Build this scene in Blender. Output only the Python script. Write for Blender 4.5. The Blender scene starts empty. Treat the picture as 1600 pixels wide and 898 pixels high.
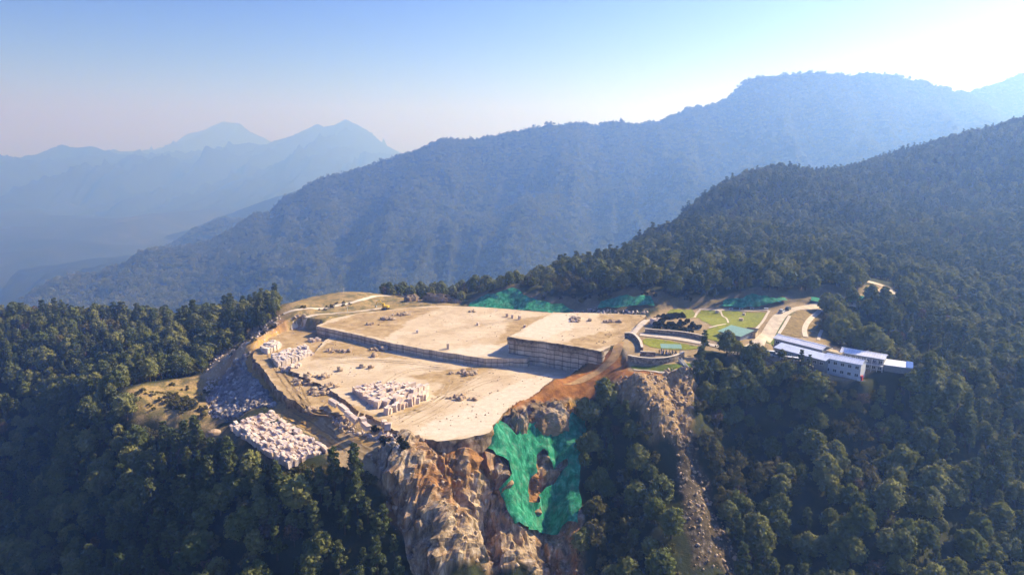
import bpy, bmesh, math, random
import numpy as np
from mathutils import Vector, Matrix
from mathutils.geometry import delaunay_2d_cdt

random.seed(7); rng = np.random.default_rng(7)
R = math.radians
scene = bpy.context.scene
COL = scene.collection

# ------------------------------------------------------------------ camera
CAMZ, F, HY = 85.0, 1067.0, 225.0
PITCH = math.atan((449 - HY) / F)
CP, SP = math.cos(PITCH), math.sin(PITCH)
cam_d = bpy.data.cameras.new('camera'); cam = bpy.data.objects.new('camera', cam_d); COL.objects.link(cam)
cam.location = (0, 0, CAMZ); cam.rotation_euler = (math.pi / 2 - PITCH, 0, 0)
cam_d.sensor_width = 36; cam_d.lens = 36 * F / 1600; cam_d.clip_end = 60000; cam_d.clip_start = 1
scene.camera = cam

def ray(px, py):
    y = (449 - py) / F
    return (px - 800) / F, CP + y * SP, -SP + y * CP
def at(px, py, z):
    dx, dy, dz = ray(px, py); t = (z - CAMZ) / dz
    return np.array((dx * t, dy * t, z))
def atY(px, py, Y):
    dx, dy, dz = ray(px, py); t = Y / dy
    return np.array((dx * t, Y, CAMZ + dz * t))
def proj(x, y, z):
    z = z - CAMZ
    d = y * CP - z * SP; u = y * SP + z * CP
    return 800 + F * x / d, 449 - F * u / d, d

# ------------------------------------------------------------------ noise
def _hash(ix, iy, iz, s):
    h = (ix.astype(np.int64) * 374761393 + iy.astype(np.int64) * 668265263 + iz.astype(np.int64) * 2147483647 + s * 1274126177) & 0xFFFFFFFF
    h = ((h ^ (h >> 13)) * 1274126177) & 0xFFFFFFFF
    h = ((h ^ (h >> 16)) * 2246822519) & 0xFFFFFFFF
    return ((h ^ (h >> 15)) & 0xFFFFFF) / float(0xFFFFFF) * 2 - 1
def vnoise(x, y, z=None, s=0):
    x = np.asarray(x, float); y = np.asarray(y, float); z = np.zeros_like(x) if z is None else np.asarray(z, float)
    xi, yi, zi = np.floor(x), np.floor(y), np.floor(z)
    fx, fy, fz = x - xi, y - yi, z - zi
    fx, fy, fz = [f * f * f * (f * (f * 6 - 15) + 10) for f in (fx, fy, fz)]
    out = 0
    for a in (0, 1):
        for b in (0, 1):
            for c in (0, 1):
                w = (fx if a else 1 - fx) * (fy if b else 1 - fy) * (fz if c else 1 - fz)
                out = out + w * _hash(xi + a, yi + b, zi + c, s)
    return out
def fbm(x, y, z=None, s=0, o=4, g=.5):
    t, a, f = 0, 1, 1
    for k in range(o):
        t = t + a * vnoise(np.asarray(x) * f + 17.3 * k, np.asarray(y) * f - 9.1 * k, None if z is None else np.asarray(z) * f, s + k)
        a *= g; f *= 2.03
    return t
def ridged(x, y, z=None, s=0, o=4, g=.55):
    t, a, f = 0, 1, 1
    for k in range(o):
        t = t + a * (1 - 2 * np.abs(vnoise(np.asarray(x) * f + 31.7 * k, np.asarray(y) * f + 5.3 * k, None if z is None else np.asarray(z) * f, s + k)))
        a *= g; f *= 2.1
    return t

# ------------------------------------------------------------------ terrain control points
CPTS = []
def cz(px, py, z, tree=0):
    p = at(px, py, z); CPTS.append((p[0], p[1], z - tree))
def cy(px, py, Y, tree=0):
    p = atY(px, py, Y); CPTS.append((p[0], p[1], p[2] - tree))
def cw(x, y, z): CPTS.append((x, y, z))
T = 5.5
# quarry yard
for a in ((455,572),(510,600),(560,640),(600,660),(500,540),(600,560),(700,600),(690,660),(800,600),(640,600)): cz(*a, -.6)
for a in ((470,520),(440,520),(415,530)): cz(*a, 1.0)
for a in ((660,490),(760,500),(720,530),(600,505),(840,500)): cz(*a, 2.5)
for a in ((880,505),(960,500),(900,530)): cz(*a, 9)
cz(1000,500,10.5); cz(985,530,9.5); cz(955,540,10)
# lower haul road, scree, pile platform
cz(384,566,-5.5); cz(405,600,-6.6); cz(422,626,-6.6); cz(450,645,-5.6); cz(490,660,-4.6)
cz(348,592,-14); cz(331,620,-17); cz(343,642,-15); cz(365,655,-11)
cz(430,660,-6.3); cz(440,700,-6.3); cz(400,670,-6.3); cz(500,705,-6); cz(475,680,-6); cz(545,690,-4.2); cz(560,712,-4.5); cz(455,735,-7); cz(520,728,-6.2)
cz(375,545,-2); cz(352,560,-8); cz(330,585,-13)
# saddle + spur to the left
cz(250,612,-14); cz(200,628,-13); cz(300,640,-14.5); cz(330,680,-13); cz(290,600,-14.5); cz(390,712,-10)
cy(300,760,200,T); cy(250,850,180,T); cy(160,700,238,T+1); cy(120,640,262,T); cy(430,800,172,T); cy(500,890,160,T); cy(560,790,172,T); cy(590,860,163,T)
cy(100,720,276,T); cy(50,800,246,T); cy(0,890,212,T); cy(0,720,298,T); cy(100,880,204,T); cy(20,650,318,T); cy(100,600,330,T); cy(350,890,165,T)
# left wooded hill
cy(0,488,410,T); cy(110,487,420,T); cy(210,489,420,T); cy(300,492,400,T); cy(360,484,370,T); cy(425,468,345,T)
cy(60,530,372,T); cy(180,540,350,T); cy(280,550,325,T); cy(320,545,310,T); cy(400,500,318,T); cy(370,525,300,T); cy(230,585,290,T); cy(150,600,300,T)
# mound behind the yard
cy(440,478,335); cy(500,466,352); cy(560,457,368); cy(610,466,362); cy(500,483,332); cy(450,497,315); cy(580,478,345); cy(520,495,318); cy(640,474,352)
cw(-150,430,-24); cw(-60,430,-20); cw(-110,400,-8)
# beyond the left hill and the yard: valley
for x in (-420,-300,-180,-60): cw(x,500,-75)
for x in (-420,-240,-60): cw(x,640,-170)
cw(60,560,-45); cw(60,680,-110); cw(-60,800,-230); cw(140,760,-70); cw(250,950,-50); cw(420,1050,-10); cw(640,1050,60); cw(100,950,-200)
# front cliff
cz(620,700,-2.4); cz(660,692,-2.2); cz(720,693,-2.0); cz(755,678,-1.8); cz(785,655,-1.2)
cy(620,735,178); cy(605,800,172); cy(640,890,163); cy(690,760,180); cy(700,830,170); cy(690,890,163); cy(760,890,165); cy(750,780,182); cy(740,720,186)
cz(800,640,.2); cz(870,602,2.0); cz(935,574,4.2); cz(850,630,-2); cz(835,662,-5.5); cz(830,692,-10); cz(800,700,-9); cz(850,800,-27); cz(850,840,-31); cz(850,896,-37)
cy(800,780,188); cy(800,840,178); cy(800,896,170); cz(890,640,-5); cz(900,700,-13); cz(900,800,-25)
cz(930,612,-.6); cz(965,600,3.6); cz(962,565,7); cz(900,622,-2)
cy(940,650,217,T); cy(975,700,207,T); cy(940,740,203,T); cy(1000,800,185,T); cy(1040,890,167,T); cy(950,890,175,T); cy(1030,740,197,T); cy(960,810,189,T)
cy(1020,600,222); cy(1060,640,214); cy(1000,650,212); cy(1085,720,203); cy(1060,690,205); cy(1110,800,188); cy(1130,890,173); cy(1095,650,214)
# terraces, lawns, buildings on the right
cz(1000,575,7); cz(1060,580,7); cz(1085,575,6.5); cz(1010,550,9); cz(1060,550,8.5); cz(1030,525,10); cz(1100,538,9.5); cz(1050,500,13); cz(1100,500,12.5); cz(1150,500,11.5); cz(1200,492,12)
cz(1150,530,10.5); cz(1180,545,10); cz(1250,485,13); cz(1330,475,13.5); cz(1250,520,9.5); cz(1210,555,8.5); cz(1290,560,7.8); cz(1345,580,7); cz(1425,582,6.5); cz(1290,590,5); cz(1340,600,3.5); cz(1230,575,6.5); cz(1300,520,8)
cy(1390,463,322); cy(1385,445,345)
# slope behind with nets
cy(735,478,344); cy(800,470,345); cy(800,456,349); cy(880,486,330); cy(870,465,338); cy(980,484,318); cy(980,464,323); cy(1080,480,318); cy(1080,460,325); cy(1180,480,312); cy(1180,460,318); cy(1300,474,308); cy(1310,458,315)
cy(640,458,410,T); cy(720,446,410,T); cy(800,436,376,T); cy(900,420,384,T); cy(1000,420,368,T); cy(1000,374,570,T); cy(900,408,450,T); cy(1100,400,420,T); cy(1200,420,362,T)
cy(1075,325,720,T); cy(1150,279,820,T); cy(1200,350,600,T); cy(1300,400,410,T); cy(1250,272,850,T); cy(1345,262,860,T); cy(1420,236,880,T); cy(1500,212,900,T); cy(1600,186,920,T)
cy(1400,320,680,T); cy(1500,300,720,T); cy(1600,300,700,T); cy(1500,350,560,T); cy(1600,420,430,T); cy(1500,430,405,T); cy(1400,400,450,T); cy(1500,490,325,T); cy(1400,520,285,T); cy(1600,520,295,T); cy(1350,500,290,T)
cy(1450,580,240,T); cy(1590,562,252,T); cy(1520,565,247,T); cy(1200,602,238,T); cy(1200,650,221,T); cy(1200,750,199,T); cy(1200,890,174,T); cy(1400,650,219,T); cy(1400,750,194,T); cy(1400,890,167,T); cy(1580,650,224,T); cy(1580,750,199,T); cy(1580,890,171,T)
cy(1300,680,211,T); cy(1300,820,181,T); cy(1490,700,205,T); cy(1500,820,182,T); cy(1110,610,226,T); cy(1130,680,212,T); cy(1150,800,190,T); cy(1110,580,230,T); cz(1150,553,9.6); cz(1190,562,8.2); cz(1120,550,9.5); cz(1215,535,8.5); cz(1250,543,8.3); cz(1282,550,8.1); cz(1240,528,9)
cy(1290,830,180,T); cy(1350,830,178,T-1)
# outside the frame, to keep the sheet calm
for x, y, z in ((-330,150,-60),(-200,110,-65),(0,110,-68),(200,110,-70),(380,150,-55),(420,260,-10),(480,380,15),(560,520,40),(640,700,90),(760,900,140),(-360,260,-62),(-420,380,-45),(0,60,-95),(300,60,-95),(-300,60,-95),(800,600,60),(700,300,-20),(-600,300,-100),(-600,600,-200)): cw(x, y, z)

CP_A = np.array(CPTS)
def tps_fit(P, lam):
    n = len(P); X = P[:, :2] / 100
    d2 = ((X[:, None] - X[None]) ** 2).sum(-1)
    K = np.where(d2 > 0, .5 * d2 * np.log(np.maximum(d2, 1e-12)), 0) + lam * np.eye(n)
    Q = np.c_[np.ones(n), X]
    A = np.zeros((n + 3, n + 3)); A[:n, :n] = K; A[:n, n:] = Q; A[n:, :n] = Q.T
    return np.linalg.solve(A, np.r_[P[:, 2], 0, 0, 0])
TPSW = tps_fit(CP_A, 2e-4)
def tps(x, y):
    sh = np.shape(x); x = np.ravel(x) / 100; y = np.ravel(y) / 100; out = np.empty(len(x))
    C = CP_A[:, :2] / 100; n = len(C)
    for i in range(0, len(x), 20000):
        a = slice(i, i + 20000)
        d2 = (x[a, None] - C[:, 0]) ** 2 + (y[a, None] - C[:, 1]) ** 2
        out[a] = (.5 * d2 * np.log(np.maximum(d2, 1e-12))) @ TPSW[:n] + TPSW[n] + TPSW[n + 1] * x[a] + TPSW[n + 2] * y[a]
    return out.reshape(sh)

def inside(poly, x, y):
    poly = np.asarray(poly)[:, :2]; x = np.asarray(x); y = np.asarray(y); c = np.zeros(np.shape(x), bool)
    m = (x >= poly[:, 0].min()) & (x <= poly[:, 0].max()) & (y >= poly[:, 1].min()) & (y <= poly[:, 1].max())
    if not m.any(): return c
    xs, ys = x[m], y[m]; cc = np.zeros(xs.shape, bool); n = len(poly)
    for i in range(n):
        x0, y0 = poly[i]; x1, y1 = poly[(i + 1) % n]
        if y0 == y1: continue
        k = ((y0 > ys) != (y1 > ys)) & (xs < (x1 - x0) * (ys - y0) / (y1 - y0) + x0)
        cc ^= k
    c[m] = cc; return c

# ------------------------------------------------------------------ benches (flat sawn floors)
def poly_at(pts, z): return np.array([at(px, py, z)[:2] for px, py in pts])
ZA, ZB, ZC, ZD = 0.0, 3.3, 10.0, -1.3
A_PX = [(452,575),(470,562),(497,545),(520,520),(600,530),(760,560),(940,560),(944,571),(900,590),(870,603),(835,618),(800,638),(788,645),(776,660),(762,676),(735,683),(706,688),(672,688),(640,681),(615,671),(598,661),(575,648),(556,640),(535,620),(512,604),(490,596),(470,588)]
B_PX = [(494,509),(520,497),(560,489),(640,480),(690,477),(760,480),(866,489),(880,500),(850,530),(825,560),(757,560),(700,551),(650,543),(600,533),(550,521)]
C_PX = [(794,526),(826,508),(864,488),(930,489),(1010,492),(1000,505),(985,520),(968,535),(950,543),(938,548),(925,546),(880,538),(840,532)]
D_PX = [(394,556),(400,565),(410,575),(420,588),(430,601),(440,612),(450,622),(470,630),(500,640),(520,645),(560,650),(600,640),(560,600),(600,560),(520,520),(470,512),(440,518),(415,530),(400,545)]
PA, PB, PC, PD = poly_at(A_PX, ZA), poly_at(B_PX, ZB), poly_at(C_PX, ZC), poly_at(D_PX, ZD)

# ------------------------------------------------------------------ terrain grid
def spacing(segs):
    out = [segs[0][0]]
    for a, b, s0, s1 in segs:
        n = max(2, int(round((b - a) / ((s0 + s1) / 2)))); t = np.linspace(0, 1, n + 1)[1:]
        r = (s1 - s0) / (s0 + s1); t = t * (1 - r) + r * t * t
        out += list(a + (b - a) * t)
    return np.array(out)
GX = spacing([(-900,-300,60,6),(-300,-150,6,1.6),(-150,-50,1.3,1.0),(-50,75,.62,.62),(75,160,1.2,1.6),(160,320,1.6,6),(320,1000,6,40)])
GY = spacing([(30,140,12,1.2),(140,235,.62,.62),(235,345,.9,1.1),(345,480,1.4,5),(480,1100,5,14),(1100,1500,14,60)])
MX, MY = np.meshgrid(GX, GY)
HZ = tps(MX, MY)
edge = np.maximum.reduce([np.clip((MX - 700) / 300, 0, 1), np.clip((-MX - 450) / 400, 0, 1), np.clip((MY - 1060) / 400, 0, 1)])
HZ = np.clip(HZ, -260, 240) * (1 - edge) + edge * -420
def dline(L, x, y):
    d = np.full(np.shape(x), 1e9)
    for a, b in zip(L[:-1], L[1:]):
        e = b - a; t = np.clip(((x - a[0]) * e[0] + (y - a[1]) * e[1]) / (e @ e), 0, 1); d = np.minimum(d, np.hypot(x - a[0] - t * e[0], y - a[1] - t * e[1]))
    return d
def bil0(x, y): return bil(HZ, x, y)
def bil(grid, x, y):
    x = np.asarray(x, float); y = np.asarray(y, float)
    i = np.clip(np.searchsorted(GX, x) - 1, 0, len(GX) - 2); j = np.clip(np.searchsorted(GY, y) - 1, 0, len(GY) - 2)
    u = np.clip((x - GX[i]) / (GX[i + 1] - GX[i]), 0, 1); v = np.clip((y - GY[j]) / (GY[j + 1] - GY[j]), 0, 1)
    return grid[j, i] * (1 - u) * (1 - v) + grid[j, i + 1] * u * (1 - v) + grid[j + 1, i] * (1 - u) * v + grid[j + 1, i + 1] * u * v
def hit(px, py, grid=None, lift=0):
    """where the line of sight of a photo point meets the ground"""
    g = HZ0 if grid is None else grid
    dx, dy, dz = ray(px, py); t = np.linspace(120, 1600, 6000)
    below = (CAMZ + dz * t) < bil(g, dx * t, dy * t) + lift
    k = int(np.argmax(below)) if below.any() else len(t) - 1
    return np.array((dx * t[k], dy * t[k]))
HZ0 = HZ.copy(); _L = []
for pts, dep, wid in (([(606,742),(622,780),(640,830),(668,900)], -8, 4.2), ([(640,700),(668,760),(690,830),(705,900)], 2.6, 4.2), ([(745,690),(752,740),(748,800),(770,900)], -7.5, 4.2), ([(722,692),(728,740),(722,800),(738,900)], 1.5, 2.4), ([(800,830),(812,870),(820,900)], 3.0, 4.0), ([(592,748),(606,800),(628,860),(640,900)], 2.0, 2.4), ([(868,692),(864,760),(850,830),(848,900)], -4.5, 5.0), ([(772,690),(792,760),(803,830)], 3.0, 3.6), ([(1000,600),(1010,640),(1030,680)], 1.5, 3), ([(1050,600),(1060,650),(1080,700),(1105,780),(1140,900)], -2.5, 3.5)):
    _L.append((np.array([hit(*p) for p in pts]), dep, wid))
for L, dep, wid in _L: HZ = HZ + dep * np.exp(-(dline(L, MX + 1.2 * fbm(MX / 5, MY / 5, s=7, o=2), MY) / wid) ** 2)
HZ0 = HZ.copy()
def hits(pts): return np.array([hit(*p) for p in pts])

# zones, as ground outlines
Z = {}
Z['rock'] = hits([(596,742),(575,715),(610,690),(660,690),(730,690),(770,672),(792,648),(830,632),(880,622),(912,640),(906,700),(904,800),(915,897),(690,897),(645,897),(625,850),(604,800)])
Z['scar'] = hits([(945,606),(985,590),(1030,583),(1088,584),(1086,610),(1078,650),(1068,690),(1062,700),(1030,690),(1000,655),(975,630)])
Z['gully'] = hits([(1046,672),(1082,665),(1090,700),(1105,760),(1160,897),(1085,897),(1070,800),(1055,730)])
Z['orange'] = hits([(786,652),(800,632),(835,610),(870,594),(900,578),(932,556),(950,545),(962,548),(975,560),(985,578),(1060,582),(1088,586),(1075,600),(1030,606),(1000,602),(978,606),(950,612),(925,622),(900,622),(880,628),(850,634),(820,645),(800,655)])
Z['bank'] = hits([(436,484),(445,505),(415,528),(395,548),(378,562),(360,575),(350,570),(395,530),(420,500)])
Z['ochre'] = hits([(838,640),(880,628),(905,640),(895,665),(875,680),(850,684),(842,660)])
Z['yard'] = hits([(440,500),(452,512),(415,535),(385,560),(350,585),(335,600),(318,588),(345,545),(400,505),(425,490)]) 
Z['yard2'] = hits([(395,520),(470,505),(640,520),(620,680),(600,700),(618,728),(590,745),(530,735),(515,715),(515,700),(420,640),(400,600),(383,570),(385,555)])
Z['scree'] = hits([(394,548),(384,556),(384,572),(406,600),(425,626),(440,640),(425,638),(360,660),(342,655),(330,640),(325,615),(345,588),(370,560)])
Z['dry'] = hits([(185,622),(200,610),(250,600),(330,575),(345,600),(330,640),(350,665),(400,705),(460,735),(515,735),(520,750),(450,748),(390,735),(330,705),(300,680),(250,660),(200,650),(180,640)])
Z['mound'] = hits([(438,474),(500,463),(540,456),(562,453),(590,458),(640,466),(720,474),(690,482),(600,486),(500,505),(440,512),(430,495)])
Z['terrace'] = hits([(975,565),(975,520),(1010,495),(1040,483),(1090,481),(1215,478),(1340,468),(1370,440),(1412,460),(1390,474),(1300,480),(1284,500),(1290,535),(1385,560),(1432,580),(1345,598),(1290,592),(1215,568),(1180,556),(1100,548),(1088,560),(1090,584),(980,582)])
Z['netbank'] = hits([(728,482),(735,464),(800,448),(830,462),(1000,456),(1200,452),(1340,446),(1384,450),(1384,474),(1200,482),(1000,488),(900,492)])
NET_PX = [(774,666),(779,662),(790,674),(802,690),(807,688),(806,676),(815,671),(839,677),(863,683),(876,680),(882,662),(890,654),(897,655),(915,664),(915,693),(908,733),(903,772),(905,799),(902,829),(892,827),(882,831),(877,846),(848,840),(835,844),(815,834),(802,829),(792,806),(784,786),(789,762),(792,756),(786,733),(772,716),(756,706),(752,696),(769,678)]
NET_HOLE = [(843,713),(852,726),(858,746),(878,733),(888,724),(888,736),(872,756),(852,772),(839,786),(829,802),(820,799),(822,766),(832,743),(834,726)]
Z['net'] = hits(NET_PX); Z['knob'] = hits(NET_HOLE)
def mask(name, x, y, amp=1.6, sc=.16, s=0):
    return inside(Z[name], x + amp * fbm(x * sc, y * sc, s=41 + s, o=3), y + amp * fbm(x * sc, y * sc, s=57 + s, o=3))
xr, yr = MX.ravel(), MY.ravel()
MK = {k: mask(k, xr, yr).reshape(MX.shape).astype(float) for k in Z}
def blur(m, n=1):
    for _ in range(n):
        p = np.pad(m, 1, mode='edge')
        m = (p[1:-1, 1:-1] * 2 + p[:-2, 1:-1] + p[2:, 1:-1] + p[1:-1, :-2] + p[1:-1, 2:]) / 6
    return m
rockm = blur(np.clip(MK['rock'] + MK['scar'] * .45 + MK['gully'] * .25, 0, 1), 4)
open_m = np.clip(MK['yard'] + MK['yard2'] + MK['terrace'] + MK['mound'] * .6 + MK['dry'] * .4, 0, 1)
HZ = HZ + (1 - blur(open_m, 3)) * (1 - rockm) * fbm(MX / 22, MY / 22, s=3, o=4) * 1.3
HZ = HZ + blur(np.clip(MK['yard2'] + MK['yard'] * 2.5 * (1 - MK['yard2']) + MK['dry'] * 2.2 + MK['mound'], 0, 2.2), 2) * fbm(MX / 5, MY / 5, s=8, o=3) * .24
# keep the ground just under the sawn floors
PAD = {}
def clip_under(poly, top, d):
    global HZ
    ins = inside(poly, MX, MY); HZ = np.where(ins, np.minimum(HZ, top - d), HZ)
# level building plots
PLOTS = [((1209,541),(1283,560),5.0,8.3), ((1210,554),(1288,575),4.2,7.6), ((1290,560),(1311,565),5,8.2), ((1312,569),(1379,581),6,6.4), ((1287,582),(1343,594),5.5,5.2), ((1381,579),(1423,585),4.5,6.8), ((1124,524),(1156,532),9.5,10.6), ((1166,526),(1180,528),4.5,10.4)]
for p0, p1, dep, zb in PLOTS:
    a, b = at(*p0, zb)[:2], at(*p1, zb)[:2]; e = b - a; L_ = np.hypot(*e); e = e / L_; n_ = np.array((-e[1], e[0]))
    u_ = (MX - a[0]) * e[0] + (MY - a[1]) * e[1]; v_ = (MX - a[0]) * n_[0] + (MY - a[1]) * n_[1]
    d_ = np.hypot(np.maximum(np.maximum(-u_, u_ - L_), 0), np.maximum(np.maximum(-v_, v_ - dep), 0)); w_ = np.clip(1 - (d_ - .8) / 4.5, 0, 1); w_ = w_ * w_ * (3 - 2 * w_)
    HZ = HZ * (1 - w_) + (zb - .12) * w_
inC, inB, inA, inD = [inside(p, MX, MY) for p in (PC, PB, PA, PD)]
top = np.where(inC, ZC, np.where(inB, ZB, np.where(inA, ZA, np.where(inD, ZD, 1e6))))
tp = np.pad(top, 2, mode='edge'); topm = np.min([tp[i:i + top.shape[0], j:j + top.shape[1]] for i in range(5) for j in range(5)], 0)
HZ = np.where(top < 1e5, np.minimum(HZ, topm - .35), HZ)
# crags: push the rock faces out along the normal
gy_, gx_ = np.gradient(HZ0, GY, GX)
nl = np.sqrt(gx_ ** 2 + gy_ ** 2 + 1); nx, ny, nz = -gx_ / nl, -gy_ / nl, 1 / nl
soft = rockm * np.clip(1 - blur((top < 1e5).astype(float), 3) * 1.6, 0, 1)
soft = soft * (1 - .75 * blur(np.clip(MK['net'] - MK['knob'], 0, 1), 2))
cr = ridged(MX / 13, MY / 13, HZ0 / 26, s=21, o=6, g=.62) * 1.9 + fbm(MX / 2.2, MY / 2.2, HZ0 / 3.0, s=33, o=3) * .6
step_ = (np.abs(((HZ0 + 1.6 * fbm(MX / 9, MY / 9, s=61, o=2)) / 3.1) % 1 - .5) - .25) * 2.4
fl = ridged(MX / 4.2, MY / 9, HZ0 / 40, s=71, o=4) * 1.15
def worley(x, y, z, s):
    ix, iy, iz = np.floor(x), np.floor(y), np.floor(z); best = np.full(x.shape, 9.); val = np.zeros(x.shape)
    for a in (-1, 0, 1):
        for b in (-1, 0, 1):
            for c in (-1, 0, 1):
                jx, jy, jz = ix + a, iy + b, iz + c; q = [_hash(jx, jy, jz, s + k) * .5 + .5 for k in range(6)]
                ex, ey, ez = x - jx - q[0], y - jy - q[1], z - jz - q[2]; d = ex * ex + ey * ey + ez * ez; m = d < best
                val = np.where(m, q[3] * 2 - 1 + (q[4] - .5) * 1.6 * ex + (q[5] - .5) * 1.6 * ez, val); best = np.where(m, d, best)
    return val
kx = rockm.ravel() > .02; wv = np.zeros(kx.shape); X_, Y_, Z_ = MX.ravel()[kx], MY.ravel()[kx], HZ0.ravel()[kx]
wv[kx] = 0.75 * worley(X_ / 4.6 + .15 * Z_, Y_ / 4.6, Z_ / 8.5, 500) + .45 * worley(X_ / 1.7, Y_ / 2.1, Z_ / 3.6, 600)
cr = cr * .75 + step_ * .6 + fl + wv.reshape(MX.shape)
VX, VY, VZ = MX + nx * cr * soft, MY + ny * cr * soft, HZ + nz * cr * soft * .9
HZF = VZ  # final height field (close enough for standing things on the ground)
def gz(x, y): return float(bil(HZF, x, y))

# ------------------------------------------------------------------ object helpers
def tag(o, label=None, cat=None, group=None, kind=None):
    for k, v in (('label', label), ('category', cat), ('group', group), ('kind', kind)):
        if v: o[k] = v
    return o
def empty(name, loc, label, cat, group=None, rz=0):
    o = bpy.data.objects.new(name, None); COL.objects.link(o); o.location = loc; o.rotation_euler = (0, 0, rz)
    o.empty_display_size = .5
    return tag(o, label, cat, group)
def link(name, me, parent=None, loc=None):
    o = bpy.data.objects.new(name, me); COL.objects.link(o)
    if parent is not None: o.parent = parent
    if loc is not None: o.location = loc
    return o
def mesh_np(name, v, f, mats, smooth=False, attrs=None):
    me = bpy.data.meshes.new(name)
    v = np.asarray(v, np.float32)
    if isinstance(f, np.ndarray):
        n, k = f.shape
        me.vertices.add(len(v)); me.vertices.foreach_set('co', v.ravel())
        me.loops.add(n * k); me.loops.foreach_set('vertex_index', f.astype(np.int32).ravel())
        me.polygons.add(n); me.polygons.foreach_set('loop_start', np.arange(0, n * k, k, dtype=np.int32)); me.polygons.foreach_set('loop_total', np.full(n, k, np.int32))
        me.update(calc_edges=True)
    else:
        me.from_pydata([tuple(map(float, q)) for q in v], [], f)
    for m in (mats if isinstance(mats, (list, tuple)) else [mats]): me.materials.append(m)
    if smooth: me.polygons.foreach_set('use_smooth', np.ones(len(me.polygons), bool))
    for k, a in (attrs or {}).items():
        at_ = me.attributes.new(k, 'FLOAT', 'POINT'); at_.data.foreach_set('value', np.asarray(a, np.float32).ravel())
    me.validate(); me.update()
    return me
class MB:
    """collects boxes, quads and tubes into one mesh"""
    def __init__(s): s.v, s.f, s.m = [], [], []
    def add(s, v, f, m=0):
        o = len(s.v); s.v += [tuple(map(float, q)) for q in v]; s.f += [tuple(i + o for i in q) for q in f]; s.m += [m] * len(f)
    def box(s, x0, x1, y0, y1, z0, z1, m=0):
        s.add([(x0,y0,z0),(x1,y0,z0),(x1,y1,z0),(x0,y1,z0),(x0,y0,z1),(x1,y0,z1),(x1,y1,z1),(x0,y1,z1)],
              [(0,3,2,1),(4,5,6,7),(0,1,5,4),(1,2,6,5),(2,3,7,6),(3,0,4,7)], m)
    def hexa(s, P, m=0): s.add(P, [(0,3,2,1),(4,5,6,7),(0,1,5,4),(1,2,6,5),(2,3,7,6),(3,0,4,7)], m)
    def tube(s, pts, rad, n=6, m=0, cap=True):
        pts = [Vector(p) for p in pts]; rad = rad if isinstance(rad, (list, tuple)) else [rad] * len(pts)
        V = []
        for i, p in enumerate(pts):
            d = (pts[min(i + 1, len(pts) - 1)] - pts[max(i - 1, 0)]).normalized()
            a = d.orthogonal().normalized(); b = d.cross(a)
            V += [p + (a * math.cos(2 * math.pi * k / n) + b * math.sin(2 * math.pi * k / n)) * rad[i] for k in range(n)]
        Fc = [(i * n + k, i * n + (k + 1) % n, (i + 1) * n + (k + 1) % n, (i + 1) * n + k) for i in range(len(pts) - 1) for k in range(n)]
        if cap: Fc += [tuple(range(n))[::-1], tuple((len(pts) - 1) * n + k for k in range(n))]
        s.add(V, Fc, m)
    def cyl(s, c, r, h, n=12, axis='z', m=0):
        c = Vector(c); d = {'x': Vector((1,0,0)), 'y': Vector((0,1,0)), 'z': Vector((0,0,1))}[axis]
        s.tube([c - d * h / 2, c + d * h / 2], r, n, m)
    def mesh(s, name, mats, smooth=False, bevel=0):
        me = bpy.data.meshes.new(name); me.from_pydata(s.v, [], s.f)
        for m in (mats if isinstance(mats, (list, tuple)) else [mats]): me.materials.append(m)
        me.polygons.foreach_set('material_index', s.m)
        if bevel:
            bm = bmesh.new(); bm.from_mesh(me); bmesh.ops.bevel(bm, geom=bm.edges[:], offset=bevel, segments=1, affect='EDGES'); bm.to_mesh(me); bm.free()
        if smooth: me.polygons.foreach_set('use_smooth', [True] * len(me.polygons))
        me.update(); return me
    def build(s, name, mats, parent=None, loc=None, smooth=False, bevel=0):
        return link(name, s.mesh(name, mats, smooth, bevel), parent, loc)

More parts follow.
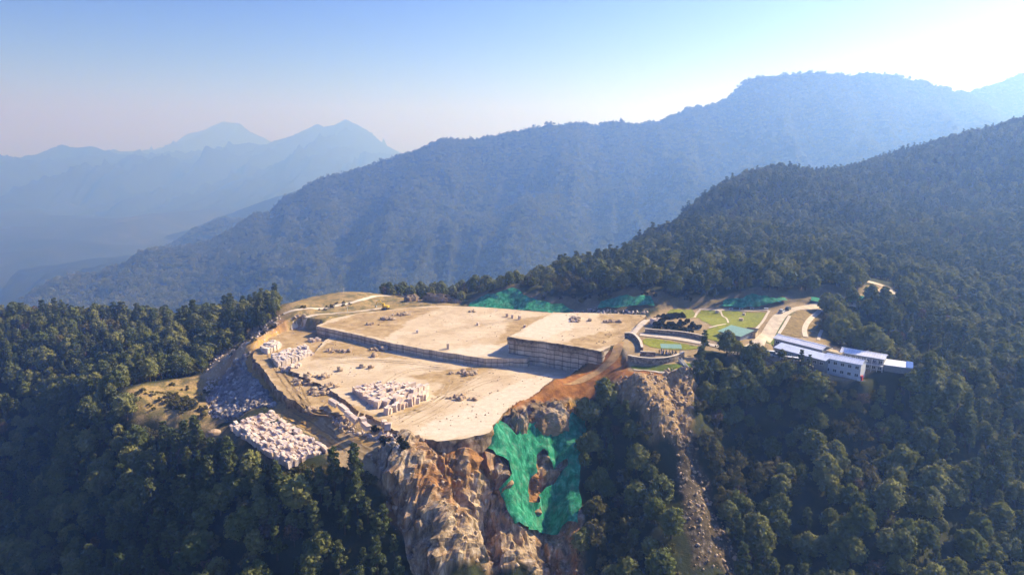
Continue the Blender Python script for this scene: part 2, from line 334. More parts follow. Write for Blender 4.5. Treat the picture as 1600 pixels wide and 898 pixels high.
# ------------------------------------------------------------------ materials
class NT:
    def __init__(s, name):
        s.m = bpy.data.materials.new(name); s.m.use_nodes = True; s.t = s.m.node_tree; s.n = s.t.nodes; s.l = s.t.links; s.n.clear()
        s.out = s.n.new('ShaderNodeOutputMaterial'); s.co = s.n.new('ShaderNodeTexCoord')
    def nd(s, t, **k):
        n = s.n.new(t)
        for a, b in k.items(): setattr(n, a, b)
        return n
    def put(s, sock, v):
        if isinstance(v, bpy.types.NodeSocket): s.l.new(v, sock)
        elif v is not None:
            if sock.type == 'RGBA' and len(v) == 3: v = (*v, 1)
            sock.default_value = v
    def noise(s, scale, detail=4, rough=.55, vec=None, dim='3D', out='Fac', dist=0):
        n = s.nd('ShaderNodeTexNoise'); n.inputs['Scale'].default_value = scale; n.inputs['Detail'].default_value = detail; n.inputs['Roughness'].default_value = rough; n.inputs['Distortion'].default_value = dist
        s.l.new(vec or s.co.outputs['Object'], n.inputs['Vector']); return n.outputs[out]
    def voro(s, scale, feature='F1', vec=None, out='Distance'):
        n = s.nd('ShaderNodeTexVoronoi', feature=feature); n.inputs['Scale'].default_value = scale
        s.l.new(vec or s.co.outputs['Object'], n.inputs['Vector']); return n.outputs[out]
    def ramp(s, fac, stops):
        n = s.nd('ShaderNodeValToRGB'); e = n.color_ramp.elements
        while len(e) < len(stops): e.new(.5)
        for i, (p, c) in enumerate(stops):
            e[i].position = p; e[i].color = (*c, 1) if hasattr(c, '__len__') else (c, c, c, 1)
        s.l.new(fac, n.inputs[0]); return n.outputs[0]
    def mix(s, fac, a, b, mode='MIX'):
        n = s.nd('ShaderNodeMix', data_type='RGBA', blend_type=mode); s.put(n.inputs[0], fac); s.put(n.inputs[6], a); s.put(n.inputs[7], b); return n.outputs[2]
    def math(s, op, a, b=None, c=None, clamp=False):
        n = s.nd('ShaderNodeMath', operation=op, use_clamp=clamp); s.put(n.inputs[0], a)
        if b is not None: s.put(n.inputs[1], b)
        if c is not None: s.put(n.inputs[2], c)
        return n.outputs[0]
    def attr(s, name): return s.nd('ShaderNodeAttribute', attribute_name=name).outputs['Fac']
    def sep(s, vec=None):
        n = s.nd('ShaderNodeSeparateXYZ'); s.l.new(vec or s.co.outputs['Object'], n.inputs[0]); return n.outputs
    def stretch(s, sc, vec=None):
        n = s.nd('ShaderNodeMapping'); n.inputs['Scale'].default_value = sc; s.l.new(vec or s.co.outputs['Object'], n.inputs[0]); return n.outputs[0]
    def bump(s, h, strength=.5, dist=.3):
        n = s.nd('ShaderNodeBump'); n.inputs['Strength'].default_value = strength; n.inputs['Distance'].default_value = dist; s.l.new(h, n.inputs['Height']); return n.outputs[0]
    def done(s, col, rough=.9, normal=None, spec=.2, metal=0):
        b = s.nd('ShaderNodeBsdfPrincipled'); s.put(b.inputs['Base Color'], col); s.put(b.inputs['Roughness'], rough); b.inputs['Specular IOR Level'].default_value = spec; b.inputs['Metallic'].default_value = metal
        if normal is not None: s.l.new(normal, b.inputs['Normal'])
        s.l.new(b.outputs[0], s.out.inputs[0]); return s.m
def plain(name, c, rough=.7, var=.25, sc=1.5, spec=.25, metal=0):
    t = NT(name); n = t.noise(sc, 4); lo = tuple(x * (1 - var) for x in c); hi = tuple(min(1, x * (1 + var)) for x in c)
    return t.done(t.ramp(n, [(.3, lo), (.7, hi)]), rough, None, spec, metal)

SAND = (.56, .40, .235)
def mat_terrain():
    t = NT('terrain_ground'); big = t.noise(.03, 5); mid = t.noise(.25, 5, .6); fine = t.noise(1.6, 5, .65)
    col = t.ramp(mid, [(.3, (.022, .030, .014)), (.55, (.040, .046, .020)), (.75, (.075, .066, .030))])
    dry = t.ramp(fine, [(.3, (.16, .115, .045)), (.5, (.33, .235, .10)), (.7, (.46, .33, .16))])
    dry = t.mix(t.ramp(t.noise(.22, 4), [(.46, 0.), (.6, .75)]), dry, (.10, .10, .04))
    col = t.mix(t.attr('dry'), col, dry)
    dirt = t.ramp(mid, [(.25, (.27, .185, .085)), (.5, (.40, .28, .14)), (.75, (.53, .40, .225))])
    dirt = t.mix(t.ramp(fine, [(.42, .0), (.62, .55)]), dirt, (.56, .44, .27))
    col = t.mix(t.attr('dirt'), col, dirt)
    org = t.ramp(t.noise(.35, 5, .65), [(.28, (.15, .06, .018)), (.5, (.30, .125, .03)), (.72, (.44, .22, .07))])
    col = t.mix(t.attr('orange'), col, org)
    st = t.noise(.55, 8, .72, t.stretch((1, 1, .16)), dist=.5)
    rock = t.ramp(st, [(.28, (.06, .046, .03)), (.40, (.20, .148, .09)), (.50, (.36, .265, .165)), (.60, (.53, .42, .29)), (.72, (.68, .58, .45))])
    rock = t.mix(t.ramp(t.noise(.07, 4, .6), [(.46, 0.), (.60, .8)]), rock, org)
    rock = t.mix(t.ramp(t.noise(.13, 5, .7), [(.57, 0.), (.68, .7)]), rock, (.075, .068, .03))
    crack = t.ramp(t.voro(.30, 'DISTANCE_TO_EDGE', t.stretch((1.3, 1.3, .35))), [(.0, .55), (.05, 1.)])
    rock = t.mix(.8, rock, crack, 'MULTIPLY')
    earth = t.ramp(t.noise(.5, 6, .7, t.stretch((1.6, 1.6, .25))), [(.3, (.12, .075, .035)), (.48, (.30, .20, .10)), (.62, (.44, .31, .17)), (.75, (.58, .47, .33))])
    col = t.mix(t.attr('scar'), col, earth)
    col = t.mix(t.attr('rock'), col, rock)
    och = t.ramp(fine, [(.3, (.30, .16, .03)), (.7, (.56, .33, .08))])
    col = t.mix(t.attr('ochre'), col, och)
    gul = t.ramp(t.noise(.8, 5, .7), [(.35, (.045, .036, .024)), (.55, (.085, .066, .042)), (.72, (.30, .26, .21))])
    col = t.mix(t.attr('gully'), col, gul)
    return t.done(col, .95, t.bump(t.noise(1.1, 6, .7), .7, .5), .1)
M = {}
M['terrain'] = mat_terrain()

def mat_floor():
    t = NT('sawn_stone_floor')
    base = t.ramp(t.noise(.07, 5, .6), [(.32, (.49, .375, .235)), (.52, (.59, .475, .32)), (.7, (.65, .54, .385))])
    rotm = t.nd('ShaderNodeMapping'); rotm.inputs['Rotation'].default_value = (0, 0, .55); rotm.inputs['Scale'].default_value = (.05, .6, 1); t.l.new(t.co.outputs['Object'], rotm.inputs[0])
    band = t.noise(1, 3, .5, rotm.outputs[0])
    base = t.mix(t.ramp(band, [(.5, 0.), (.72, .45)]), base, (.45, .32, .17))
    base = t.mix(t.ramp(t.noise(.9, 5, .7), [(.52, 0.), (.7, .35)]), base, (.36, .26, .14))
    base = t.mix(t.ramp(t.noise(3.2, 3, .7), [(.60, 0.), (.68, .55)]), base, (.25, .175, .09))
    base = t.mix(t.ramp(t.noise(.13, 6, .75), [(.50, 0.), (.64, .6)]), base, (.40, .29, .16))
    x, y, z = t.sep(rotm.outputs[0]); sl = t.math('FRACT', t.math('MULTIPLY', t.math('ADD', y, t.math('MULTIPLY', t.noise(.2, 2), .3)), .9)); base = t.mix(t.ramp(sl, [(.0, .35), (.09, 0.), (1., 0.)]), base, (.34, .25, .15))
    dust = t.ramp(t.noise(.22, 7, .72), [(.3, (.22, .145, .06)), (.46, (.36, .25, .115)), (.6, (.46, .33, .17)), (.75, (.58, .45, .27))])
    col = t.mix(t.attr('dust'), base, dust)
    col = t.mix(t.attr('white'), col, t.ramp(t.noise(.5, 4), [(.3, (.55, .455, .325)), (.7, (.67, .575, .44))]))
    return t.done(col, .9, t.bump(t.noise(2, 5, .7), .3, .15), .15)
M['floor'] = mat_floor()
def mat_wall():
    t = NT('sawn_stone_wall'); x, y, z = t.sep()
    jit = t.noise(.12, 2); zz = t.math('ADD', z, t.math('MULTIPLY', jit, .8))
    base = t.ramp(t.noise(.4, 5, .65), [(.3, (.38, .31, .225)), (.5, (.56, .475, .36)), (.72, (.70, .61, .49))])
    fr = t.math('FRACT', t.math('MULTIPLY', zz, .52)); line = t.ramp(fr, [(.0, .1), (.16, .9), (.85, 1.), (1., .2)])
    base = t.mix(1., base, line, 'MULTIPLY')
    fx = t.math('FRACT', t.math('MULTIPLY', t.math('ADD', x, t.math('MULTIPLY', y, .35)), .42)); lx = t.ramp(fx, [(.0, .42), (.12, 1.)])
    base = t.mix(1., base, lx, 'MULTIPLY')
    streak = t.noise(.5, 4, .6, t.stretch((1, 1, .08)))
    base = t.mix(t.ramp(streak, [(.48, 0.), (.7, .7)]), base, (.13, .085, .05))
    base = t.mix(t.math('MULTIPLY', t.attr('weather'), t.ramp(t.noise(.45, 5, .7), [(.3, .35), (.55, 1.)])), base, t.ramp(t.noise(1.3, 5, .7), [(.35, (.035, .026, .014)), (.62, (.20, .135, .065))]))
    return t.done(base, .9, t.bump(t.noise(1.6, 5, .7), .6, .3), .15)
M['wall'] = mat_wall()
def mat_rut():
    t = NT('wheel_rut'); return t.done(t.ramp(t.noise(.9, 5, .65), [(.3, (.20, .13, .055)), (.7, (.34, .24, .115))]), .95, None, .1)
M['rut'] = mat_rut(); M['faint'] = plain('floor_wheel_mark', (.44, .335, .205), .95, .3, .5, .1); M['site'] = plain('site_track_earth', (.37, .235, .105), .95, .3, .6, .1)
def mat_rock():
    t = NT('broken_rock'); st = t.noise(.6, 6, .68, t.stretch((1, 1, .45)))
    c = t.ramp(st, [(.28, (.045, .034, .024)), (.42, (.15, .105, .06)), (.55, (.29, .215, .14)), (.72, (.50, .42, .31))])
    c = t.mix(t.ramp(t.noise(.15, 4, .6), [(.5, 0.), (.66, .7)]), c, (.27, .13, .04))
    return t.done(c, .95, t.bump(t.noise(1.3, 6, .7), .7, .4), .1)
M['rock'] = mat_rock()
def mat_block(name, lo, mid, hi):
    t = NT(name); rnd = t.nd('ShaderNodeObjectInfo').outputs['Random']
    c = t.ramp(t.noise(.9, 5, .65), [(.3, lo), (.5, mid), (.72, hi)])
    c = t.mix(t.math('MULTIPLY', rnd, .45), c, tuple(x * y for x, y in zip(mid, (.85, .66, .52))))
    return t.done(c, .85, t.bump(t.noise(3, 5, .7), .5, .15), .15)
M['block'] = mat_block('pale_granite', (.44, .35, .28), (.64, .54, .46), (.76, .69, .62))
M['boulder'] = mat_block('weathered_stone', (.24, .18, .11), (.42, .33, .23), (.60, .51, .40))
def mat_scree():
    t = NT('scree_rock'); v = t.voro(.45, out='Color'); s = t.sep(v)
    c = t.ramp(s[0], [(.0, (.16, .14, .125)), (.6, (.34, .30, .265)), (.85, (.50, .45, .39)), (1., (.72, .66, .60))])
    return t.done(t.mix(.3, c, t.ramp(t.noise(1.2, 4), [(.3, (.08, .07, .06)), (.7, (.4, .34, .28))])), .92, None, .1)
M['scree'] = mat_scree()
def mat_net():
    t = NT('green_erosion_net'); n = t.noise(.5, 5, .6, t.stretch((1.3, 1.3, .45)))
    c = t.ramp(n, [(.3, (.006, .11, .058)), (.5, (.014, .24, .125)), (.7, (.11, .47, .30))])
    c = t.mix(t.ramp(t.voro(.16, 'DISTANCE_TO_EDGE', t.stretch((1, 1, .6))), [(.0, .4), (.025, 0.)]), c, (.01, .10, .06))
    c = t.mix(t.ramp(t.noise(.33, 5, .7), [(.52, 0.), (.68, .55)]), c, (.17, .30, .20))
    c = t.mix(t.ramp(t.noise(.5, 5, .75), [(.60, 0.), (.70, .6)]), c, (.16, .12, .06))
    x, y, z = t.sep(); fx = t.math('FRACT', t.math('MULTIPLY', t.math('ADD', x, t.math('MULTIPLY', t.noise(.25, 2), 1.6)), .27)); c = t.mix(t.ramp(fx, [(.0, .6), (.05, 0.), (.97, 0.), (1., .6)]), c, (.008, .06, .035))
    return t.done(c, .8, t.bump(t.noise(1.6, 6, .7, t.stretch((1.5, 1.5, .3))), 1., .7), .15)
M['net'] = mat_net()
def mat_leaf(name, lo, hi, trans=.22):
    t = NT(name); rnd = t.nd('ShaderNodeObjectInfo').outputs['Random']
    c = t.ramp(rnd, [(0, lo), (.5, tuple((a + b) / 2 for a, b in zip(lo, hi))), (1, hi)])
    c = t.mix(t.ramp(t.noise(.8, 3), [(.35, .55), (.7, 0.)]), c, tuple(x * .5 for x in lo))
    d = t.nd('ShaderNodeBsdfDiffuse'); t.put(d.inputs[0], c); tr = t.nd('ShaderNodeBsdfTranslucent'); t.put(tr.inputs[0], t.mix(.5, c, (hi[0] * 1.3, hi[1] * 1.3, hi[2] * .6)))
    m = t.nd('ShaderNodeMixShader'); m.inputs[0].default_value = trans; t.l.new(d.outputs[0], m.inputs[1]); t.l.new(tr.outputs[0], m.inputs[2]); t.l.new(m.outputs[0], t.out.inputs[0]); return t.m
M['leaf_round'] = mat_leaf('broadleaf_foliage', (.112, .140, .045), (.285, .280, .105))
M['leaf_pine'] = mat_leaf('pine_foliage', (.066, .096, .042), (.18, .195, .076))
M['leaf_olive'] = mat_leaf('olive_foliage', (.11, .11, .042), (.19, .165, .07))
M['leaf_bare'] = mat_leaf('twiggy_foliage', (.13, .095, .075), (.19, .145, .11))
M['bark'] = plain('bark', (.09, .065, .045), .95)

# ------------------------------------------------------------------ terrain mesh
def idx_grid(ny, nx_):
    a = np.arange(ny * nx_).reshape(ny, nx_)
    return np.stack([a[:-1, :-1], a[:-1, 1:], a[1:, 1:], a[1:, :-1]], -1).reshape(-1, 4)
a_rock = blur(MK['rock']); a_dirt = blur(np.clip(MK['yard'] + MK['yard2'] + MK['scree'] * .6 + MK['terrace'] * .75 + MK['netbank'] * .35, 0, 1))
a_dry = blur(np.clip(MK['dry'] + MK['mound'], 0, 1)); a_or = np.clip(blur(MK['orange']) + .55 * blur(MK['bank'] * (fbm(MX / 6, MY / 6, s=18, o=3) > -.1)), 0, 1); a_oc = blur(MK['ochre']); a_gu = blur(MK['gully'], 2)
o = link('terrain', mesh_np('terrain', np.c_[VX.ravel(), VY.ravel(), VZ.ravel()], idx_grid(*MX.shape), M['terrain'], True,
      dict(rock=a_rock, dirt=a_dirt, dry=a_dry, orange=a_or, ochre=a_oc, gully=a_gu, scar=blur(MK['scar'], 2))))
tag(o, kind='structure')
rk = (np.clip(MK['rock'] + MK['scar'], 0, 1) > .5); o.data.polygons.foreach_set('use_smooth', ~(rk[:-1, :-1] & rk[1:, 1:]).ravel()); o.data.update()

# ------------------------------------------------------------------ sheets and slabs
def densify(poly, s):
    out = []; n = len(poly)
    for i in range(n):
        a, b = poly[i], poly[(i + 1) % n]; k = max(1, int(np.hypot(*(b - a)) / s))
        out += [a + (b - a) * j / k for j in range(k)]
    return np.array(out)
def fill(poly, s, holes=()):
    """triangles that fill an outline, with points every s metres inside"""
    P = densify(np.asarray(poly), s); Hs = [densify(np.asarray(h), s) for h in holes]
    x0, y0 = P.min(0); x1, y1 = P.max(0)
    gx, gy = np.meshgrid(np.arange(x0 + s / 2, x1, s), np.arange(y0 + s / 2, y1, s)); gx = gx.ravel() + rng.uniform(-.2, .2, gx.size) * s; gy = gy.ravel() + rng.uniform(-.2, .2, gy.size) * s
    k = inside(P, gx, gy)
    for h in Hs: k &= ~inside(h, gx, gy)
    pts = [Vector(p) for p in P]; edges = [(i, (i + 1) % len(P)) for i in range(len(P))]
    for h in Hs:
        b = len(pts); pts += [Vector(p) for p in h]; edges += [(b + i, b + (i + 1) % len(h)) for i in range(len(h))]
    pts += [Vector((a, b)) for a, b in zip(gx[k], gy[k])]
    v, _, f, *_ = delaunay_2d_cdt(pts, edges, [], 0, 1e-4)
    V = np.array([(q.x, q.y) for q in v]); Fa = np.array([q for q in f if len(q) == 3])
    c = V[Fa].mean(1); kk = inside(P, c[:, 0], c[:, 1])
    for h in Hs: kk &= ~inside(h, c[:, 0], c[:, 1])
    return V, Fa[kk], P
def smooth_poly(poly, n=2):
    p = np.asarray(poly, float)
    for _ in range(n):
        q = np.roll(p, -1, 0); p = np.stack([p * .75 + q * .25, p * .25 + q * .75], 1).reshape(-1, 2)
    return p
def roughen(poly, s, amp, sd=0):
    P = densify(poly, s); return P + amp * np.c_[fbm(P[:, 0] / 3, P[:, 1] / 3, s=70 + sd, o=3), fbm(P[:, 0] / 3, P[:, 1] / 3, s=80 + sd, o=3)]
def slab(name, poly, z, depth, zones, wall_amp=.25, weather=0, rough=.35, wmat='wall'):
    poly = roughen(poly, 1.2, rough, len(name))
    V, Fa, P = fill(poly, 1.3)
    zz = np.full(len(V), z) + .05 * fbm(V[:, 0] / 6, V[:, 1] / 6, s=91, o=3)
    at_ = {}
    for nm, polys in zones.items():
        a = np.zeros(len(V))
        for q in polys: a = np.maximum(a, inside(q, V[:, 0] + 1.2 * fbm(V[:, 0] / 5, V[:, 1] / 5, s=5, o=3), V[:, 1] + 1.2 * fbm(V[:, 0] / 5, V[:, 1] / 5, s=6, o=3)).astype(float))
        at_[nm] = a
    o = link(name, mesh_np(name, np.c_[V, zz], Fa, M['floor'], True, at_)); tag(o, kind='structure')
    # walls
    D = densify(P, .8); n = len(D); rows = int(depth / .7) + 1; e = np.roll(D, -1, 0) - np.roll(D, 1, 0); nrm = np.c_[e[:, 1], -e[:, 0]]; nrm /= np.linalg.norm(nrm, axis=1)[:, None] + 1e-9
    area = .5 * np.sum(D[:, 0] * np.roll(D[:, 1], -1) - np.roll(D[:, 0], -1) * D[:, 1])
    if area < 0: nrm = -nrm
    W, wt = [], []
    for r in range(rows + 1):
        h = z - depth * r / rows; a = 0 if r == 0 else 1
        k = wall_amp * (fbm(D[:, 0] / 2.5, D[:, 1] / 2.5, np.full(n, h / 2.2), s=14, o=3) + .2) * a
        if weather: k = k + a * 1.3 * np.clip(1 - (z - h) / (depth * .4), 0, 1) * (fbm(D[:, 0] / 3.2, D[:, 1] / 3.2, np.full(n, h / 2), s=24, o=3)) + a * (z - h) * .03
        W.append(np.c_[D + nrm * k[:, None], np.full(n, h - (.012 if r == 0 else 0))]); wt.append(weather * np.clip(1.05 - (z - h) / (depth * .30) + .5 * fbm(D[:, 0] / 6, D[:, 1] / 6, s=2, o=2), 0, 1))
    W = np.concatenate(W); i = np.arange(n); j = (i + 1) % n
    Fw = np.concatenate([np.stack([r * n + i, r * n + j, (r + 1) * n + j, (r + 1) * n + i], 1) for r in range(rows)])
    w = link(name.replace('floor', 'wall'), mesh_np(name + '_wall', W, Fw, M[wmat], False, {'weather': np.concatenate(wt)})); tag(w, kind='structure')
    return o
dustA = [poly_at([(600,668),(625,640),(670,625),(720,605),(775,572),(757,571),(700,576),(640,588),(690,600),(660,640),(600,655),(560,635),(540,620),(560,655)], 0), poly_at([(500,560),(560,555),(640,560),(600,548),(530,528),(495,545),(480,565)], 0)]
whiteA = [poly_at([(640,680),(720,640),(800,600),(850,583),(878,592),(800,636),(762,674),(700,686)], 0)]
dustB = [poly_at([(500,509),(560,490),(640,481),(690,480),(640,500),(600,530)], ZB), poly_at([(800,500),(866,490),(860,500),(800,530),(770,540)], ZB)]
whiteC = [poly_at([(800,524),(866,490),(900,490),(890,515),(850,530)], ZC)]; dustC = [poly_at([(930,490),(1010,492),(970,535),(930,546),(880,537),(900,528),(960,515)], ZC)]
slab('quarry_floor', PA, ZA, 7, dict(dust=dustA, white=whiteA), .7, 0, .7, 'rock')
slab('middle_quarry_floor', PB, ZB, 4.5, dict(dust=dustB, white=[poly_at([(690,550),(760,558),(790,540),(740,538)], ZB)]), .2)
slab('upper_quarry_floor', PC, ZC, 11, dict(dust=dustC, white=whiteC), .12, 1, .5)
slab('yard_floor', PD, ZD, 9, dict(dust=[PD], white=[]), .6, 1, .6, 'rock')

def drape(name, poly, mat, off=.1, s=1.2, kind='structure', holes=(), ripple=0, grid=None, smooth=True):
    V, Fa, P = fill(poly, s, holes); g = HZF if grid is None else grid
    z = bil(g, V[:, 0], V[:, 1]) + off
    if ripple: z = z + ripple * (fbm(V[:, 0] / 2.2, V[:, 1] / 2.2, s=77, o=3))
    o = link(name, mesh_np(name, np.c_[V, z], Fa, mat, smooth))
    if kind: tag(o, kind=kind)
    return o
def offset_line(L, w):
    L = np.asarray(L, float); d = np.gradient(L, axis=0); d /= np.linalg.norm(d, axis=1)[:, None]; n = np.c_[-d[:, 1], d[:, 0]]
    return L + n * w
def resample(L, s):
    L = np.asarray(L, float)
    for _ in range(2):
        q = np.stack([L[:-1] * .75 + L[1:] * .25, L[:-1] * .25 + L[1:] * .75], 1).reshape(-1, L.shape[1]); L = np.concatenate([L[:1], q, L[-1:]])
    c = np.r_[0, np.cumsum(np.linalg.norm(np.diff(L, axis=0), axis=1))]; n = max(2, int(c[-1] / s) + 1); u = np.linspace(0, c[-1], n)
    return np.stack([np.interp(u, c, L[:, k]) for k in range(L.shape[1])], 1)
def ribbon(name, L, w, mat, off=.12, z=None, kind='structure', s=.8, across=5, taper=0):
    L = resample(L, s); V = []; A = []; tw = np.clip((1 - np.linspace(0, 1, len(L))) / max(taper, 1e-6), .08, 1)[:, None] if taper else 1
    for k in range(across + 1):
        q = offset_line(L, w * (k / across - .5)) if not taper else L + (offset_line(L, 1) - L) * w * (k / across - .5) * tw; zz = (bil(HZF, q[:, 0], q[:, 1]) if z is None else np.full(len(q), z)) + off
        V.append(np.c_[q, zz]); A.append(np.full(len(q), k / across))
    n = len(L); a = np.arange((across + 1) * n).reshape(across + 1, n)
    Fa = np.stack([a[1:, :-1], a[1:, 1:], a[:-1, 1:], a[:-1, :-1]], -1).reshape(-1, 4)
    o = link(name, mesh_np(name, np.concatenate(V), Fa, mat, True, {'across': np.concatenate(A)}))
    if kind: tag(o, kind=kind)
    return o
def mat_track():
    t = NT('rutted_dirt_track'); a = t.attr('across'); j = t.math('ADD', a, t.math('MULTIPLY', t.math('SUBTRACT', t.noise(.3, 3), .5), .35))
    rut = t.ramp(t.math('FRACT', t.math('MULTIPLY', j, 2)), [(.15, 0.), (.35, .55), (.6, .55), (.85, 0.)])
    c = t.ramp(t.noise(.7, 5, .65), [(.3, (.33, .235, .115)), (.7, (.52, .40, .22))]); c = t.mix(rut, c, (.22, .15, .065)); return t.done(c, .95, None, .1)
M['track'] = mat_track()
M['track_yellow'] = plain('ochre_track', (.42, .26, .085), .95, .3, .8, .1)
M['concrete'] = plain('pale_concrete', (.62, .53, .41), .9, .15, .6, .15)
M['road'] = plain('concrete_road', (.56, .47, .34), .9, .22, .35, .15)
M['lawn'] = plain('lawn_grass', (.21, .225, .03), .95, .28, .9, .1)
M['lawn_dark'] = plain('rough_grass', (.10, .135, .025), .95, .35, .8, .1)
M['field'] = plain('fallow_grass', (.255, .185, .075), .95, .35, .5, .1)
M['masonry'] = None
def mat_masonry():
    t = NT('rubble_masonry'); v = t.voro(1.1, out='Color', vec=t.stretch((1, 1, 1.6))); s = t.sep(v)
    c = t.ramp(s[0], [(0, (.17, .13, .095)), (.5, (.31, .245, .18)), (1, (.45, .37, .28))]); e = t.ramp(t.voro(1.1, 'DISTANCE_TO_EDGE', t.stretch((1, 1, 1.6))), [(.0, .35), (.08, 1.)])
    return t.done(t.mix(1., c, e, 'MULTIPLY'), .92, None, .1)
M['masonry'] = mat_masonry()

# ------------------------------------------------------------------ far mountains
def mat_mount():
    t = NT('wooded_mountainside'); n = t.noise(.012, 8, .7); f = t.noise(.09, 4, .7)
    c = t.ramp(n, [(.3, (.016, .024, .012)), (.6, (.040, .046, .022)), (.8, (.09, .08, .045))])
    c = t.mix(t.ramp(f, [(.4, .6), (.65, 0.)]), c, (.008, .012, .006))
    return t.done(c, .95, t.bump(f, .8, 6), .1)
M['mount'] = mat_mount()
MOUNT = {}
def mountain(name, pts, foot_z, run, back=900, seed=0, relief=70, nu=260, nv=70):
    W = np.array([atY(*p) for p in pts]); c = np.r_[0, np.cumsum(np.hypot(*np.diff(W[:, :2], axis=0).T))]; u = np.linspace(0, c[-1], nu)
    L = np.stack([np.interp(u, c, W[:, k]) for k in range(3)], 1)
    kk = float(W[:, 1].mean()) / 2300; L[:, 2] += (7 if kk < 1.3 else 3 * kk) * (fbm(u / (70 * kk), u * 0, s=seed, o=5, g=.6))
    d = np.gradient(L[:, :2], axis=0)
    for _ in range(60): d = (np.roll(d, 1, 0) + d + np.roll(d, -1, 0)) / 3 if False else np.vstack([d[:1], (d[:-2] + d[1:-1] + d[2:]) / 3, d[-1:]])
    n = np.c_[d[:, 1], -d[:, 0]]; n /= np.linalg.norm(n, axis=1)[:, None]
    n = n * .6 + np.array((0, -.6)); n /= np.linalg.norm(n, axis=1)[:, None]
    vv = np.r_[np.linspace(-1, -.05, 14), np.linspace(0, 1, nv)]
    X = np.empty((len(vv), nu)); Y = X.copy(); Zz = X.copy()
    for i, v in enumerate(vv):
        if v >= 0:
            p = L[:, :2] + n * run * v; prof = v ** .82
            z = L[:, 2] + (foot_z - L[:, 2]) * prof
        else:
            p = L[:, :2] + n * back * v; z = L[:, 2] + (foot_z - L[:, 2]) * (-v) ** .9
        env = min(1, abs(v) * 3.2) * (1 - .6 * max(0, abs(v) - .6) / .4)
        # spurs and gullies run down the fall line
        sp = ridged(u / 420 + v * .8, np.full(nu, v * 1.1), s=seed + 5, o=4, g=.55) * relief * env * np.clip((L[:, 2] - foot_z) / 480, .15, 1) + fbm(p[:, 0] / 90, p[:, 1] / 90, s=seed + 9, o=4) * 14 * env
        X[i], Y[i], Zz[i] = p[:, 0], p[:, 1], z + sp - relief * .25 * env
    o = link(name, mesh_np(name, np.c_[X.ravel(), Y.ravel(), Zz.ravel()], idx_grid(*X.shape), M['mount'], True)); tag(o, kind='structure')
    MOUNT[name] = (X, Y, Zz, vv)
    return o
mountain('mountain', [(-120,560,1500),(20,478,1650),(95,436,1750),(150,433,1800),(200,412,1840),(237,392,1860),(280,389,1900),(350,370,1980),(405,338,2060),(440,314,2120),(470,300,2160),(500,281,2200),(550,267,2260),(610,247,2320),(670,229,2380),(700,221,2400),(730,219,2420),(765,213,2440),(800,211,2460),(855,197,2500),(920,194,2550),(1030,191,2600),(1070,172,2620),(1120,163,2650),(1150,142,2680),(1170,126,2700),(1200,120,2710),(1250,114,2740),(1330,116,2780),(1360,112,2800),(1400,119,2820),(1460,130,2860),(1505,146,2900),(1580,185,2960),(1700,260,3050)], -380, 1050, 1200, 3, 88, 420, 110)
mountain('right_mountain', [(1380,215,3300),(1450,170,3300),(1500,147,3300),(1550,133,3320),(1600,114,3350),(1660,100,3380),(1760,120,3400)], -350, 900, 900, 13, 60, 120, 40)
mountain('valley_spur', [(120,450,2500),(200,410,2650),(270,382,2800),(300,360,2850),(345,343,2900),(400,340,2950),(440,330,3000),(500,330,3100)], -420, 700, 800, 23, 50, 140, 40)
mountain('valley_ridge', [(150,420,3500),(260,370,3600),(345,338,3700),(420,312,3800),(490,288,3900),(560,270,4000),(640,260,4100)], -450, 900, 900, 33, 60, 140, 40)
mountain('left_hill', [(-150,285,4950),(-40,300,5100),(40,315,5250),(90,330,5325),(150,350,5400),(210,395,5475),(260,430,5550)], -450, 800, 900, 43, 60, 140, 40)
mountain('left_mountain', [(-250,270,7000),(-120,262,7000),(0,262,7000),(50,248,7140),(90,229,7279),(118,231,7279),(145,230,7279),(165,237,7279),(190,243,7279),(240,246,7419),(300,250,7559),(340,262,7699),(420,300,7839)], -500, 3400, 1500, 53, 190, 220, 80)
mountain('peak_mountain', [(160,262,9200),(230,233,9200),(300,249,9000),(360,240,9000),(400,233,9000),(450,215,9000),(480,203,9000),(495,194,9000),(506,199,9000),(520,196,9000),(540,187,9000),(553,192,9000),(570,201,9000),(600,224,9000),(625,238,9000),(680,245,9000),(760,250,9000)], -500, 4300, 1500, 63, 210, 240, 80)
mountain('far_mountain', [(180,250,11500),(240,236,11500),(275,222,11500),(293,209,11500),(318,204,11500),(335,197,11500),(350,192,11500),(362,195,11500),(375,195,11500),(390,206,11500),(412,214,11500),(440,230,11500),(500,240,11500)], -480, 2600, 1500, 73, 120, 160, 40)
mountain('far_ridge', [(760,226,9000),(820,208,9000),(845,199,9000),(880,193,9000),(915,192,9000),(960,205,9000),(1040,225,9000)], -480, 1800, 1500, 83, 90, 100, 40)
mountain('left_spur', [(-200,282,4700),(-60,300,4700),(0,314,4700),(50,326,4650),(95,343,4600),(140,356,4550),(190,384,4500),(240,416,4450),(290,450,4400)], -470, 1300, 900, 91, 90, 160, 44)
mountain('left_spur', [(-200,352,3500),(-60,362,3500),(0,378,3450),(40,386,3420),(80,404,3400),(125,430,3350),(170,462,3300)], -470, 1000, 800, 95, 70, 140, 40)
mountain('inner_ridge', [(120,318,6300),(180,300,6300),(235,288,6250),(290,291,6200),(340,309,6200),(390,336,6150),(440,370,6100)], -480, 1500, 1200, 97, 110, 160, 44)
mountain('inner_ridge', [(300,296,7600),(370,268,7600),(430,259,7600),(490,268,7600),(540,276,7600),(600,284,7600),(680,300,7600)], -480, 1600, 1200, 99, 110, 160, 44)
